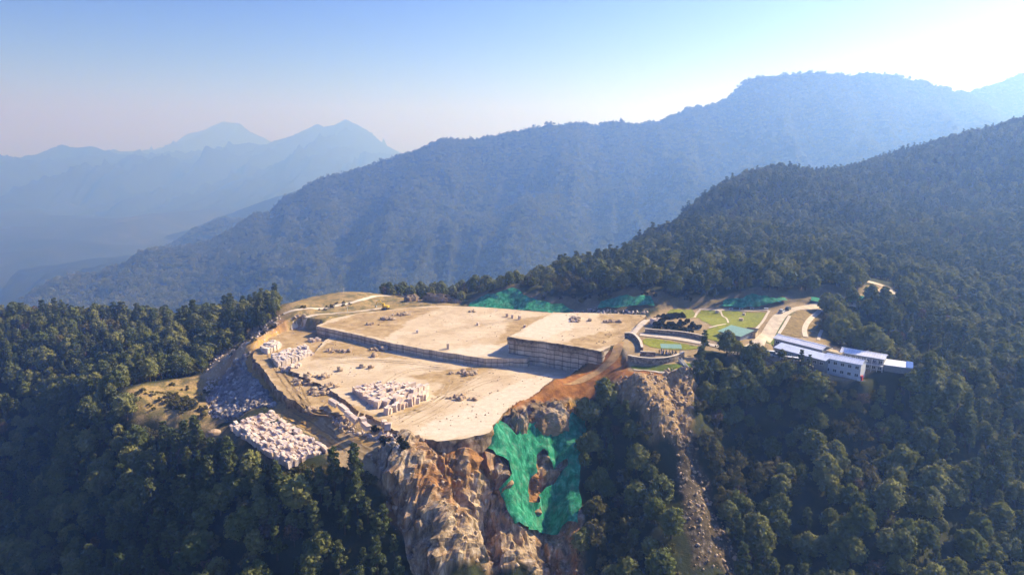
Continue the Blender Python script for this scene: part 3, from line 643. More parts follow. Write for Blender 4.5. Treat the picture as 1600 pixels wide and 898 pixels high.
def mat_valley():
    t = NT('valley_fields'); c = t.ramp(t.noise(.004, 6, .7), [(.35, (.025, .034, .018)), (.58, (.05, .055, .03)), (.75, (.12, .11, .07))]); return t.done(c, .95, None, .1)
M['valley'] = mat_valley()
# valley floor out to the horizon
vx = np.linspace(-16000, 16000, 260); vy = np.linspace(-1500, 19500, 200); vX, vY = np.meshgrid(vx, vy)
vZ = -470 + 90 * np.clip((vY - 1500) / 1500, 0, 1) * ridged(vX / 1300, vY / 1300, s=99, o=4)
tag(link('valley_floor', mesh_np('valley_floor', np.c_[vX.ravel(), vY.ravel(), vZ.ravel()], idx_grid(*vX.shape), M['valley'], True)), kind='structure')

# ------------------------------------------------------------------ light, sky, air
SUN_AZ, SUN_EL = R(67), R(36)
w = bpy.data.worlds.new('World'); scene.world = w; w.use_nodes = True; wt = w.node_tree
bg = wt.nodes['Background']; sky = wt.nodes.new('ShaderNodeTexSky'); sky.sky_type = 'NISHITA'; sky.sun_disc = False
sky.sun_elevation, sky.sun_rotation = SUN_EL, SUN_AZ; sky.altitude = 900; sky.air_density = 1.0; sky.dust_density = 1.1; sky.ozone_density = 2.5
hs = wt.nodes.new('ShaderNodeHueSaturation'); hs.inputs['Saturation'].default_value = 1.5; wt.links.new(sky.outputs[0], hs.inputs['Color']); wt.links.new(hs.outputs[0], bg.inputs[0]); hs.inputs['Hue'].default_value = .54; bg.inputs[1].default_value = .080
sl = bpy.data.lights.new('sun', 'SUN'); sl.energy = 4.8; sl.angle = R(.55); sl.color = (1, .91, .78); so = bpy.data.objects.new('sun', sl); COL.objects.link(so)
sd = Vector((math.sin(SUN_AZ) * math.cos(SUN_EL), math.cos(SUN_AZ) * math.cos(SUN_EL), math.sin(SUN_EL))); so.rotation_euler = sd.to_track_quat('Z', 'Y').to_euler(); so.location = sd * 900
hz = MB(); hz.box(-15000, 15000, -1000, 12500, -560, 720)
hm = bpy.data.materials.new('haze_air'); hm.use_nodes = True; hn = hm.node_tree; hn.nodes.clear(); ho = hn.nodes.new('ShaderNodeOutputMaterial'); pv = hn.nodes.new('ShaderNodeVolumePrincipled')
pv.inputs['Color'].default_value = (.24, .45, 1, 1); pv.inputs['Density'].default_value = 4.3e-4; pv.inputs['Anisotropy'].default_value = .52; pv.inputs['Absorption Color'].default_value = (1, 1, 1, 1)
hn.links.new(pv.outputs[0], ho.inputs['Volume'])
ho_ = hz.build('haze', hm); tag(ho_, kind='stuff')

vs = scene.view_settings; scene.display_settings.display_device = 'sRGB'; vs.view_transform = 'Standard'; vs.look = 'None'; vs.gamma = 1; vs.use_curve_mapping = False; vs.exposure = 1.02
cy_ = scene.cycles; cy_.max_bounces = 6; cy_.diffuse_bounces = 2; cy_.transmission_bounces = 3; cy_.volume_bounces = 2; cy_.use_denoising = True; cy_.sample_clamp_indirect = 5
# ------------------------------------------------------------------ roads, paths, lawns
def hl(pts, z=None): return np.array([at(px, py, z)[:2] if z is not None else hit(px, py, HZF) for px, py in pts])
def hl2(pts): return np.array([hit(px, py, HZF) for px, py in pts])
ribbon('haul_road', hl2([(432,512),(412,527),(392,545),(384,558),(388,574),(405,596),(422,618),(438,638),(465,655),(500,668),(540,690),(575,702)]), 5.5, M['track_yellow'], .12)
ribbon('yard_track', hl2([(500,655),(530,680),(560,705),(590,715),(620,712)]), 4.5, M['track'], .14)
ribbon('site_track', hl2([(968,535),(965,550),(955,565),(935,580),(912,593),(893,600),(880,601)]), 3.6, M['site'], .18, taper=.3)
ribbon('hill_path', hl2([(443,491),(470,484),(520,479),(544,475),(570,468),(594,462),(612,463)]), 2.6, M['concrete'], .15)
ribbon('hill_path', hl2([(455,506),(480,496),(520,490),(560,487),(600,481)]), 2.0, M['concrete'], .15)
def ruts(pts, z, off=.1, m='rut'):
    L = resample(hl(pts, z) if z is not None else hl2(pts), 1.0)
    for w_ in (-1.0, 1.0): ribbon('wheel_rut', offset_line(L, w_) + .25 * np.c_[fbm(L[:, 0] / 4, L[:, 1] / 4, s=3), fbm(L[:, 0] / 4, L[:, 1] / 4, s=4)], .5, M[m], off, z=z, across=1)
for q in ([(425,530),(432,560),(452,590),(470,612),(484,640)], [(440,520),(470,518),(505,522)], [(418,545),(430,572),(448,598),(462,620),(492,646),(520,648)], [(500,640),(520,625),(545,610),(575,640)]): ruts(q, ZD, .07)
for q in ([(500,560),(560,556),(620,552)], [(560,655),(600,600),(640,575),(700,576)], [(620,660),(680,625),(745,590),(770,577)], [(640,664),(690,640),(730,606),(790,588)], [(480,575),(530,565),(600,562),(690,572)], [(620,650),(660,640),(690,622),(700,600)]): ruts(q, ZA, .06, 'faint')
for q in ([(560,500),(640,486),(700,484)], [(640,530),(720,512),(840,495)]): ruts(q, ZB, .06, 'faint')
for q in ([(510,660),(545,690),(580,715),(610,716)], [(455,648),(500,676),(545,702)], [(520,655),(540,672),(570,690)]): ruts(q, None, .16)
rp = hl2([(1140,545),(1172,548),(1195,528),(1210,505),(1222,490),(1245,482),(1285,478),(1330,476),(1372,474),(1396,466),(1398,457),(1380,447),(1350,440)])
ribbon('road', rp[:7], 5.2, M['road'], .2); ribbon('road', rp[5:], 4.2, M['road'], .26)
ribbon('branch_road', hl2([(1180,541),(1197,552),(1222,558),(1255,566),(1290,574)]), 5, M['road'], .24)
ribbon('footpath', hl2([(1000,523),(1040,527),(1075,532),(1108,538),(1135,546)]), 2.6, M['concrete'], .22)
ribbon('footpath', hl2([(986,524),(994,514),(1003,507),(1012,500)]), 3.2, M['concrete'], .22)
for nm, pts, mt in (('lawn', [(1085,486),(1125,485),(1160,487),(1199,487),(1193,497),(1184,511),(1172,512),(1135,515),(1118,512),(1105,505),(1093,500)], 'lawn'),
                    ('lawn', [(1050,482),(1092,482),(1085,497),(1070,498),(1040,490)], 'lawn'), ('lawn', [(1108,512),(1136,514),(1128,524),(1150,533),(1136,536),(1110,531),(1095,525)], 'lawn'),
                    ('lawn', [(1004,528),(1030,530),(1095,541),(1090,546),(1040,546),(1006,540)], 'lawn'), ('lawn', [(985,571),(1020,574),(1060,570),(1078,566),(1084,578),(1060,582),(1020,582),(988,577)], 'lawn_dark'),
                    ('field', [(1232,490),(1252,484),(1283,482),(1276,500),(1262,528),(1216,526),(1222,508)], 'field'), ('field', [(1268,502),(1282,488),(1284,510),(1290,528),(1266,528),(1262,515)], 'field'),
                    ('verge', [(1222,498),(1236,489),(1246,486),(1228,500),(1216,522),(1205,540),(1194,536),(1205,522)], 'lawn_dark')):
    drape(nm, smooth_poly(hl2(pts), 1), M[mt], .14, 1.0)
for pts, wd in (([(1082,497),(1087,490),(1094,485)], 1.0), ([(1126,486),(1132,496),(1138,505)], .7), ([(1108,513),(1122,509),(1134,507)], .7), ([(1092,484),(1130,486),(1165,486),(1198,484),(1202,487)], .9), ([(1202,486),(1196,498),(1186,510),(1180,516)], 1.0),
                ([(1234,494),(1226,508),(1217,522)], 1.2), ([(1283,482),(1275,492),(1262,503),(1256,515),(1259,527)], 2.0), ([(1284,516),(1280,525),(1279,532)], 1.2), ([(990,578),(1030,584),(1065,583),(1085,581)], .8)):
    ribbon('footpath', hl2(pts), wd, M['concrete'], .24, s=.5, across=2)

# ------------------------------------------------------------------ walls
def wall_line(name, L, h, th, label, cat, cap=True, base=None, group=None):
    L = resample(L, .9); g = bil(HZF, L[:, 0], L[:, 1]); g = g if base is None else np.full(len(L), base)
    a, b = offset_line(L, th / 2), offset_line(L, -th / 2); m = MB(); n = len(L)
    ztop = np.convolve(np.pad(g, 3, mode='edge'), np.ones(7) / 7, 'valid') + h
    V = []
    for i in range(n): V += [(*a[i], g[i] - 1.5), (*b[i], g[i] - 1.5), (*b[i], ztop[i]), (*a[i], ztop[i])]
    Fc = [(i * 4 + k, (i + 1) * 4 + k, (i + 1) * 4 + (k + 1) % 4, i * 4 + (k + 1) % 4) for i in range(n - 1) for k in range(4)] + [(0, 1, 2, 3), (n * 4 - 1, n * 4 - 2, n * 4 - 3, n * 4 - 4)]
    m.add(V, Fc); o = m.build(name, M['masonry']); tag(o, label, cat, group)
    if cap:
        c = MB(); V = []; a, b = offset_line(L, th / 2 + .08), offset_line(L, -th / 2 - .08)
        for i in range(n): V += [(*a[i], ztop[i] + .01), (*b[i], ztop[i] + .01), (*b[i], ztop[i] + .16), (*a[i], ztop[i] + .16)]
        c.add(V, Fc); c.build('coping', M['concrete'], o)
    return o
wall_line('retaining_wall', hl2([(981,564),(992,566),(1008,568),(1028,569),(1045,567),(1058,563),(1068,558)]), 2.1, .7, 'curved rubble stone retaining wall holding up the viewing terrace above the rough grass strip', 'wall')
wall_line('parapet_wall', hl2([(1000,556),(1012,557),(1024,557)]), 1.7, .5, 'short straight stone parapet on the viewing terrace left of the crowd', 'wall')
wall_line('boundary_wall', hl2([(976,527),(986,526),(994,531),(1001,540),(1003,550)]), 1.8, .8, 'dark curved stone wall with pale coping stepping down beside the dirt track', 'wall')
wall_line('retaining_wall', hl2([(1008,519),(1030,521),(1060,523),(1085,527),(1104,532)]), 1.5, .6, 'long low stone retaining wall under the dark shrub mound along the pale footpath', 'wall')
wall_line('roadside_wall', hl2([(1188,558),(1205,562),(1235,570),(1270,580)]), 1.3, .4, 'low reddish stone wall along the outer edge of the car park road', 'wall')

# ------------------------------------------------------------------ green nets
NETS = []
def net(pts, label, holes=(), group=None, off=.45, s=1.1, direct=False):
    P = np.array([hit(px, py, HZ0) for px, py in pts]); H = [np.array([hit(px, py, HZ0) for px, py in h]) for h in holes]
    P = roughen(P, 1.2, .5, 3)
    V, Fa, _ = fill(P, s, H); NETS.append(P)
    x, y = V[:, 0], V[:, 1]
    # drape over the crags: highest ground close by
    z = np.max([bil(HZ, x + a, y + b) for a in (-.8, 0, .8) for b in (-.8, 0, .8)], 0) + off
    lift = bil(soft * np.clip(cr, -9, 9), x, y)
    q = np.c_[x + bil(nx, x, y) * lift * .8, y + bil(ny, x, y) * lift * .8, z + bil(nz, x, y) * lift * .8]
    q += np.c_[bil(nx, x, y), bil(ny, x, y), bil(nz, x, y)] * (.35 + .3 * fbm(x / 1.8, y / 1.8, s=12, o=3) + .25 * ridged(x / 5, y / 9, s=15, o=2))[:, None]
    o = link('erosion_net', mesh_np('erosion_net', q, Fa, M['net'], True))
    return tag(o, label, 'netting', group)
net(NET_PX, 'large bright green erosion net draped down the rocky cliff below the quarry rim', [NET_HOLE], off=.55, s=.9)
net([(730,480),(737,469),(765,463),(800,455),(812,458),(819,467),(850,471),(880,478),(898,486),(860,488),(820,486),(770,484)], 'dark green net over the humped bank right behind the middle quarry floor', off=.3)
net([(935,485),(940,474),(958,468),(975,466),(990,471),(1018,470),(1022,485),(980,487)], 'green net strip on the bank behind the upper quarry floor', off=.3)
net([(1125,480),(1131,472),(1145,468),(1160,471),(1175,466),(1200,467),(1214,470),(1228,467),(1232,474),(1200,479),(1160,482)], 'green net strip with pale torn scraps above the walled lawn', off=.3)
net([(1264,475),(1268,468),(1290,466),(1310,468),(1335,465),(1352,466),(1354,472),(1310,475)], 'green net strip beyond the road bend, left of the pale netted hump', off=.3)
net([(1353,472),(1355,461),(1362,456),(1371,459),(1376,466),(1372,472)], 'small sunlit green netted hump beside the bare bend at the far end of the road', off=.5)

# ------------------------------------------------------------------ stones
def stone_mesh(name, sz, seed, mat, cuts=2, amp=.12, round_=0.):
    bm = bmesh.new(); bmesh.ops.create_cube(bm, size=1); bmesh.ops.subdivide_edges(bm, edges=bm.edges[:], cuts=cuts, use_grid_fill=True)
    r = random.Random(seed); sk = [(r.uniform(-.12, .12), r.uniform(-.12, .12)) for _ in range(3)]
    for v in bm.verts:
        c = v.co
        if round_: c = c.lerp(c.normalized() * .62, round_)
        c = Vector((c.x + sk[0][0] * c.z + sk[1][0] * c.y, c.y + sk[0][1] * c.z, c.z + sk[2][0] * c.x * .6))
        k = amp * float(vnoise(c.x * 2.2 + seed, c.y * 2.2, c.z * 2.2, seed)); v.co = Vector((c.x * sz[0], c.y * sz[1], (c.z + .5) * sz[2])) * (1 + k)
    me = bpy.data.meshes.new(name); bm.to_mesh(me); bm.free(); me.materials.append(mat); return me
BLOCKS = [stone_mesh('stone_block', (1.0, 1.0, 1.0), 100 + i, M['block'], 2, .10) for i in range(7)]
BOULD = [stone_mesh('boulder', (1, .9, .8), 200 + i, M['boulder'], 3, .22, .75) for i in range(6)]
def crag_mesh(seed):
    bm = bmesh.new(); bmesh.ops.create_icosphere(bm, subdivisions=5, radius=.6)
    P = np.array([v.co[:] for v in bm.verts]); P = np.sign(P) * np.abs(P) ** .85
    k = .20 * ridged(P[:, 0] * 1.6 + seed, P[:, 1] * 1.6, P[:, 2] * 1.1, s=seed, o=5, g=.55) + .10 * fbm(P[:, 0] * 5, P[:, 1] * 5, P[:, 2] * 3, s=seed + 3, o=4)
    P = P * (1 + k)[:, None]; P[:, 2] += .25
    for v, q in zip(bm.verts, P): v.co = q
    me = bpy.data.meshes.new('rock_outcrop'); bm.to_mesh(me); bm.free(); me.materials.append(M['rock']); return me
CRAG = [crag_mesh(i * 7 + 2) for i in range(3)]
ORD = 'first second third fourth fifth sixth seventh eighth ninth tenth eleventh twelfth thirteenth fourteenth fifteenth sixteenth seventeenth eighteenth nineteenth twentieth'.split()
def blockpile(corners, z0, nr, nc, hgt, gap, labeler, group, drop=(), jit=.12, individual=True, skip=.03, rough=1.):
    A, B, C, D = corners; n = 0; bag = []
    for r in range(nr):
        k = 0
        for c in range(nc):
            if (r, c) in drop or rng.random() < skip: continue
            ju = rng.uniform(-jit, jit, 2); u, v = (c + .5 + ju[0]) / nc, (r + .5 + ju[1]) / nr
            p = (A * (1 - u) + B * u) * (1 - v) + (D * (1 - u) + C * u) * v
            du = ((B - A) * (1 - v) + (C - D) * v) / nc; dv = ((D - A) * (1 - u) + (C - B) * u) / nr
            lx, ly = np.hypot(*du), np.hypot(*dv); ang = math.atan2(du[1], du[0]) + rng.normal(0, .07) * rough
            h = hgt * rng.uniform(.72, 1.25); z = (gz(*p) - .15) if z0 is None else z0
            sc = (lx * rng.uniform(.72, 1.10) * gap, ly * rng.uniform(.74, 1.08) * gap, h)
            bag.append((int(rng.integers(len(BLOCKS))), p, z, ang, sc)); 
            if individual:
                o = link('stone_block', BLOCKS[bag[-1][0]]); o.location = (*p, z); o.rotation_euler = (rng.normal(0, .035) * rough, rng.normal(0, .035) * rough, ang); o.scale = sc
                tag(o, labeler(r, k), 'stone block', group)
            k += 1
    if not individual:
        V, Fa = [], []
        for i, p, z, ang, sc in bag:
            me = BLOCKS[i]; Mx = Matrix.Translation((*p, z)) @ Matrix.Rotation(ang, 4, 'Z') @ Matrix.Diagonal((*sc, 1)); o_ = len(V)
            V += [Mx @ v.co for v in me.vertices]; Fa += [tuple(j + o_ for j in q.vertices) for q in me.polygons]
        return V, Fa
def zat(z, *pts): return [at(px, py, z)[:2] for px, py in pts]
blockpile(zat(-3.9, (357,661), (426,640), (513,699), (449,721)), -6.3, 17, 12, 2.2, 1.0,
          lambda r, k: f'pale block, {ORD[r]} row from scree, {ORD[k]} from forest edge, in the big front stockpile', 'blocks in the big front stockpile', jit=.16, skip=.04, rough=2.0)
blockpile(zat(2.1, (549,604), (592,596), (672,598), (598,636)), 0, 11, 8, 2.1, .97,
          lambda r, k: f'pale block, {ORD[r]} row and {ORD[k]} place from shadowed corner, in the lowest floor stockpile', 'blocks in the stockpile on the lowest floor', drop={(10,0),(10,1),(9,0)}, jit=.10, skip=.08, rough=1.3)
blockpile(zat(2.1, (599,640), (606,634), (670,606), (665,616)), 0, 11, 1, 2.2, .95,
          lambda r, k: f'pale block, {ORD[r]} from the near end, in single row before the lowest floor stockpile', 'blocks in the single front row', jit=.06, skip=0)
V1, F1 = blockpile(zat(2.6, (424,546), (478,533), (490,545), (432,560)), ZD, 5, 11, 2.4, .98, None, None, jit=.1, skip=.06, individual=False)
V2, F2 = blockpile(zat(2.6, (408,533), (432,524), (438,530), (415,540)), ZD, 3, 5, 2.3, .95, None, None, jit=.15, skip=.1, individual=False)
F1 += [tuple(i + len(V1) for i in q) for q in F2]; V1 += V2
mb = MB(); mb.add(V1, F1); tag(mb.build('stone_blocks', M['block']), kind='stuff')
def stone(name, px, py, z, sz, label, cat, group=None, rz=None, kind='boulder', tilt=.08):
    p = at(px, py, z)[:2] if z is not None else hit(px, py, HZF); zz = z if z is not None else gz(*p)
    me = BLOCKS[int(rng.integers(7))] if kind == 'block' else CRAG[int(rng.integers(3))] if kind == 'crag' else BOULD[int(rng.integers(6))]
    o = link(name, me); o.location = (*p, zz - .08 * sz[2]); o.scale = sz; o.rotation_euler = (rng.normal(0, tilt), rng.normal(0, tilt), rng.uniform(0, 6.28) if rz is None else rz)
    return tag(o, label, cat, group)
# long slabs along the near left edge of the lowest floor
for (px, py, L_), lb in zip(((521,632,6.5),(537,641,6.5),(545,650,4),(553,657,4.5),(572,668,4)), ('uppermost long pale slab in the line along the left edge of the lowest floor', 'second long pale slab in the line along the left edge of the lowest floor', 'short pale slab in the middle of the slab line along the lowest floor edge', 'pale slab near the lower end of the slab line beside the lowest floor', 'last pale slab of the line, set apart at its lower end')):
    stone('stone_slab', px, py, 0.1, (L_, 1.5, 1.5), lb, 'stone slab', 'slabs along the lowest floor edge', rz=-.95, kind='block', tilt=.03)
for px, py, lb in ((567,660,'squat cream block standing alone on the lower left corner of the lowest floor'), (600,665,'pale block perched on the dark notch at the front left corner of the lowest floor'), (606,670,'lower of the two pale blocks by the front left notch of the lowest floor')):
    stone('stone_block', px, py, 0.05, (2, 1.8, 1.9), lb, 'stone block', kind='block')
# lone boulders on the floors
for px, py, z, s_, lb in ((531,579,0,1.9,'rounded brown boulder nearest the left edge of the lowest floor'), (566,574,0,2.0,'left one of the pair of rounded boulders in the middle of the lowest floor'), (579,575,0,1.9,'right one of the pair of rounded boulders in the middle of the lowest floor'), (586,557,0,2.2,'rounded boulder just in front of the small heap near the step wall'), (601,547,0,2.3,'rounded boulder closest to the step wall on the lowest floor')):
    stone('boulder', px, py, z, (s_ * 1.1, s_, s_ * .95), lb, 'boulder', 'lone boulders on the lowest floor')
for px, py, z, h, lb in ((700,545,ZB,2.6,'upright dark stone at the front edge of the middle floor'), (652,520,ZB,1.5,'small upright stone alone in the middle of the middle floor'), (747,508,ZB,1.3,'small upright stone with a pebble beside it towards the back of the middle floor'), (792,495,ZB,1.9,'leftmost of three upright stones in a line at the back of the middle floor'), (801,497,ZB,1.9,'middle one of three upright stones in a line at the back of the middle floor'), (812,499,ZB,1.9,'rightmost of three upright stones in a line at the back of the middle floor'), (820,511,ZB,1.2,'small stone at the foot of the upper floor, on the middle floor')):
    stone('standing_stone', px, py, z, (1.1, 1.0, h), lb, 'standing stone', 'upright stones on the middle floor', kind='block', tilt=.03)
def heap(px, py, z, rx, ry, n, smin, smax, where, kind='boulder', name='boulder'):
    c = at(px, py, z)[:2] if z is not None else hit(px, py, HZF)
    made = []
    for k in range(n):
        a, q = rng.uniform(0, 6.28), math.sqrt(rng.random()); p = c + np.array((math.cos(a) * rx * q, math.sin(a) * ry * q)); s_ = rng.uniform(smin, smax)
        zz = z if z is not None else gz(*p)
        if z == ZD and inside(PA, p[:1], p[1:])[0]: zz = ZA
        o = link(name, (BLOCKS[int(rng.integers(7))] if kind == 'block' else BOULD[int(rng.integers(6))])); o.location = (*p, zz - .1 * s_); o.scale = (s_ * rng.uniform(.9, 1.6), s_ * rng.uniform(.8, 1.1), s_ * rng.uniform(.7, 1.1)); o.rotation_euler = (rng.normal(0, .15), rng.normal(0, .15), rng.uniform(0, 6.28))
        size = 'larger' if s_ > (smin + smax) / 2 else 'smaller'
        tag(o, f'{size} rough stone {where}', 'boulder', f'rough stones {where}'); made.append(o)
    if n <= 10:
        for k, o in enumerate(sorted(made, key=lambda o: o.location.x / o.location.y)): o['label'] = (f'{ORD[k]} rough stone from left, {where}' if len(where.split()) < 12 else o['label'])
heap(726, 583, 0, 5.5, 2.6, 22, .8, 1.8, 'in the heap under the step wall corner')
heap(715, 622, 0, 3.6, 3.2, 13, .9, 1.9, 'scattered in the cluster right of the lowest stockpile')
heap(738, 624, 0, 1.2, 1.2, 3, .9, 1.6, 'at the right end of the cluster by the stockpile')
heap(588, 547, 0, 2.6, 2, 7, .7, 1.4, 'in the small heap below the step wall')
heap(905, 500, ZC, 5, 4.5, 15, .9, 2.0, 'in the pink heap on the upper floor')
heap(957, 504, ZC, 4, 2, 9, .9, 1.7, 'in the right hand heap on the upper floor')
heap(583, 507, ZB, 4, 1.4, 8, .8, 1.6, 'in the pale heap by the step wall top')
heap(605, 499, ZB, 3.2, 3, 9, 1.0, 2.2, 'in the heap on the back left of the middle floor')
heap(625, 492, ZB, 5, 2, 9, .9, 1.9, 'strewn along the back edge of the middle floor')
heap(529, 549, 0.05, 5, 3, 10, .9, 1.7, 'heaped near the far left stockpile')
heap(494, 532, ZD, 3, 2, 5, .9, 2.0, 'lying behind the far left stockpile', 'block')
heap(738, 487, ZB, 2, 1.2, 5, .9, 1.5, 'in the tiny pile at the back of the middle floor')
heap(485, 596, ZD, 7, 4, 26, .8, 1.9, 'along the broken edge of the yard')
heap(505, 612, ZD, 5, 4, 20, .8, 1.9, 'below the broken edge beside the tracks')
heap(452, 578, ZD, 4, 3, 12, .8, 2.0, 'at the upper end of the broken edge', 'block')
heap(487, 640, ZD, 2, 2, 8, .8, 1.7, 'in the little cluster at the track fork')
heap(540, 660, None, 4, 5, 22, .6, 1.5, 'spilled below the line of long slabs')
heap(612, 684, None, 3, 1.6, 12, .7, 1.6, 'tumbled under the front left corner of the lowest floor', 'block')
heap(470, 514, None, 4, 1.6, 8, 1, 2.0, 'in the dark row behind the yard')
for px, py, sz, rz, lb in ((643,470,(5,3,4.2),.4,'chunky white rock at the back of the site, left of the long outcrop'), (683,470,(11,3.4,4.6),-.55,'long white rock outcrop behind the middle floor'), (700,472,(6,3,3.2),-.5,'lower grey end of the long rock outcrop behind the middle floor'), (712,473,(4,2.5,2.6),-.3,'small pale rock at the right tip of the outcrop')):
    stone('rock_outcrop', px, py, None, sz, lb, 'rock', 'rocks behind the middle floor', rz=rz, kind='crag', tilt=.12)
stone('rock_outcrop', 1025, 505, None, (4.5, 2.6, 2.2), 'white rock beside the pale path at the right end of the upper floor', 'rock', rz=.6, kind='block')
stone('rock_outcrop', 855, 661, None, (10, 7, 8), 'big rounded grey crag above the green net on the cliff', 'rock', rz=.3, tilt=.1, kind='crag')
stone('rock_outcrop', 808, 668, None, (4.5, 4, 7), 'tan pointed crag between the two arms of the green net', 'rock', rz=.3, tilt=.1, kind='crag')
stone('rock_outcrop', 334, 680, None, (4.5, 3, 2.2), 'dark rounded rock on the dry grass left of the big stockpile', 'rock', rz=.3)
for px, py, lb in ((1121,489,'cream rock at the left of the walled lawn'), (1162,493,'cream rock at the upper middle of the walled lawn'), (1158,501,'smaller cream rock near the green shed on the lawn')):
    stone('lawn_rock', px, py, None, (1.5, 1.2, 1.2), lb, 'rock', 'rocks on the walled lawn', kind='block')
# scree and rubble: nobody could count it
def rubble(name, polys, n, smin, smax, mat, flat=.75, pale=0):
    V, Fa = [], []; base = [stone_mesh('t', (1, 1, 1), 300 + i, mat, 0, .0) for i in range(1)]
    bms = []
    for i in range(5):
        bm = bmesh.new(); bmesh.ops.create_icosphere(bm, subdivisions=1, radius=.5); r = random.Random(i + 5)
        for v in bm.verts: v.co = Vector([max(-.33, min(.33, q)) for q in v.co]) * r.uniform(.8, 1.45)
        bms.append((np.array([v.co[:] for v in bm.verts]), [tuple(v.index for v in f.verts) for f in bm.faces])); bm.free()
    Vs, Fs, off = [], [], 0
    for poly, wgt in polys:
        lo, hi = poly.min(0), poly.max(0); cnt = 0; m = int(n * wgt); P = rng.uniform(lo, hi, (m * 8, 2)); P = P[inside(poly, P[:, 0], P[:, 1])]
        for nn_ in NETS: P = P[~inside(nn_, P[:, 0], P[:, 1])]
        P = P[:m]
        for p in P:
            bv, bf = bms[int(rng.integers(5))]; s_ = smin + (smax - smin) * rng.random() ** 2.6; A = np.array(Matrix.Rotation(rng.uniform(0, 6.28), 3, Vector(rng.normal(0, 1, 3)).normalized()))
            dx = bil(nx * soft * cr, *p); dy = bil(ny * soft * cr, *p)
            q = (bv * (s_ * rng.uniform(.8, 1.3), s_, s_ * flat)) @ A.T + (p[0] + dx, p[1] + dy, gz(*p) + s_ * .12); Vs.append(q); Fs += [tuple(j + off for j in t) for t in bf]; off += len(bv)
    o = link(name, mesh_np(name, np.concatenate(Vs), np.array(Fs), mat)); return tag(o, kind='stuff')
rubble('scree_rubble', [(hl2([(392,552),(384,560),(384,574),(404,600),(424,624),(434,636),(362,657),(344,650),(332,636),(330,612),(350,588),(372,562)]), 1)], 3000, .8, 3.0, M['scree'])
rubble('cliff_rubble', [(Z['rock'], .25), (Z['scar'], .22), (Z['gully'], .18)], 1500, .25, 1.7, M['boulder'])
rubble('slope_rubble', [(hl2([(318,588),(345,590),(336,640),(352,655),(325,650)]), .3), (hl2([(515,640),(530,650),(560,670),(600,690),(560,680),(525,665)]), .3), (hl2([(330,560),(350,545),(352,590),(320,612)]), .2), (hl2([(405,505),(436,490),(442,512),(410,535),(380,562),(355,578),(348,562)]), .4), (hl([(455,578),(470,590),(500,602),(530,620),(520,632),(480,620),(455,600)], ZD), .3), (hl2([(590,664),(612,684),(640,690),(625,700),(590,690)]), .12), (hl([(410,535),(425,528),(440,560),(460,600),(450,612),(425,580)], ZD), .1), (hl2([(880,486),(1010,486),(1015,491),(940,490)]), .25)], 560, .35, 1.6, M['block'])

def grit(name, polys, z, n):
    V, Fa = [], []
    for poly in polys:
        lo, hi = poly.min(0), poly.max(0); P = rng.uniform(lo, hi, (n * 6, 2)); P = P[inside(poly, P[:, 0], P[:, 1])]; w_ = fbm(P[:, 0] / 7, P[:, 1] / 7, s=31, o=3); P = P[w_ > -.05][:n]
        for p in P:
            s_ = .10 + .38 * rng.random() ** 3; a = rng.uniform(0, 6.28); b = len(V); c, d = math.cos(a) * s_, math.sin(a) * s_
            V += [(p[0] + c, p[1] + d, z), (p[0] - d, p[1] + c, z), (p[0] - c, p[1] - d, z), (p[0] + d, p[1] - c, z), (p[0] + .2 * c, p[1], z + s_ * rng.uniform(.5, 1.))]; Fa += [(b, b + 1, b + 4), (b + 1, b + 2, b + 4), (b + 2, b + 3, b + 4), (b + 3, b, b + 4)]
    m = MB(); m.add(V, Fa); return tag(m.build(name, M['boulder']), kind='stuff')
grit('floor_gravel', [PA], .03, 650); grit('floor_gravel', [PB], ZB + .03, 350); grit('floor_gravel', [PC], ZC + .03, 220); grit('floor_gravel', [PD], ZD + .03, 500)
# ------------------------------------------------------------------ buildings
M['white_sheet'] = None
def mat_sheet(name, c, var=.12):
    t = NT(name); x, y, z = t.sep(); w = t.math('FRACT', t.math('MULTIPLY', x, 1.2)); r = t.ramp(w, [(0., .78), (.14, 1.), (.86, 1.), (1., .86)])
    b = t.ramp(t.noise(.5, 4), [(.3, tuple(q * (1 - var) for q in c)), (.7, tuple(min(1, q * (1 + var)) for q in c))]); return t.done(t.mix(1., b, r, 'MULTIPLY'), .45, None, .4)
M['white_sheet'] = mat_sheet('white_metal_sheet', (.80, .82, .86)); M['blue_sheet'] = mat_sheet('pale_blue_sheet', (.56, .63, .78)); M['green_sheet'] = mat_sheet('green_metal_sheet', (.22, .36, .27), .1)
M['wall_white'] = plain('white_panel_wall', (.52, .55, .60), .8, .1); M['wall_grey'] = plain('grey_wall', (.26, .27, .28), .85, .15); M['wall_tan'] = plain('tan_render_wall', (.48, .39, .25), .9, .15); M['glass'] = plain('dark_window_glass', (.03, .04, .05), .2, .2, 1, .6)
M['frame'] = plain('white_window_frame', (.66, .67, .68), .5, .05); M['red'] = plain('red_paint', (.45, .05, .04), .5, .15); M['roof_dark'] = plain('dark_roof', (.07, .065, .06), .8, .2); M['steel'] = plain('grey_steel', (.30, .31, .32), .5, .1, 2, .4); M['blue_tarp'] = plain('blue_tarp', (.06, .16, .50), .6, .2)
M['yellow'] = plain('yellow_paint', (.62, .42, .03), .5, .12); M['black'] = plain('black_rubber', (.02, .02, .02), .8, .1); M['car_white'] = plain('white_car_paint', (.72, .72, .70), .3, .04, 1, .5); M['car_dark'] = plain('dark_car_paint', (.05, .055, .06), .3, .1, 1, .5); M['car_silver'] = plain('silver_car_paint', (.42, .43, .44), .3, .08, 1, .5)
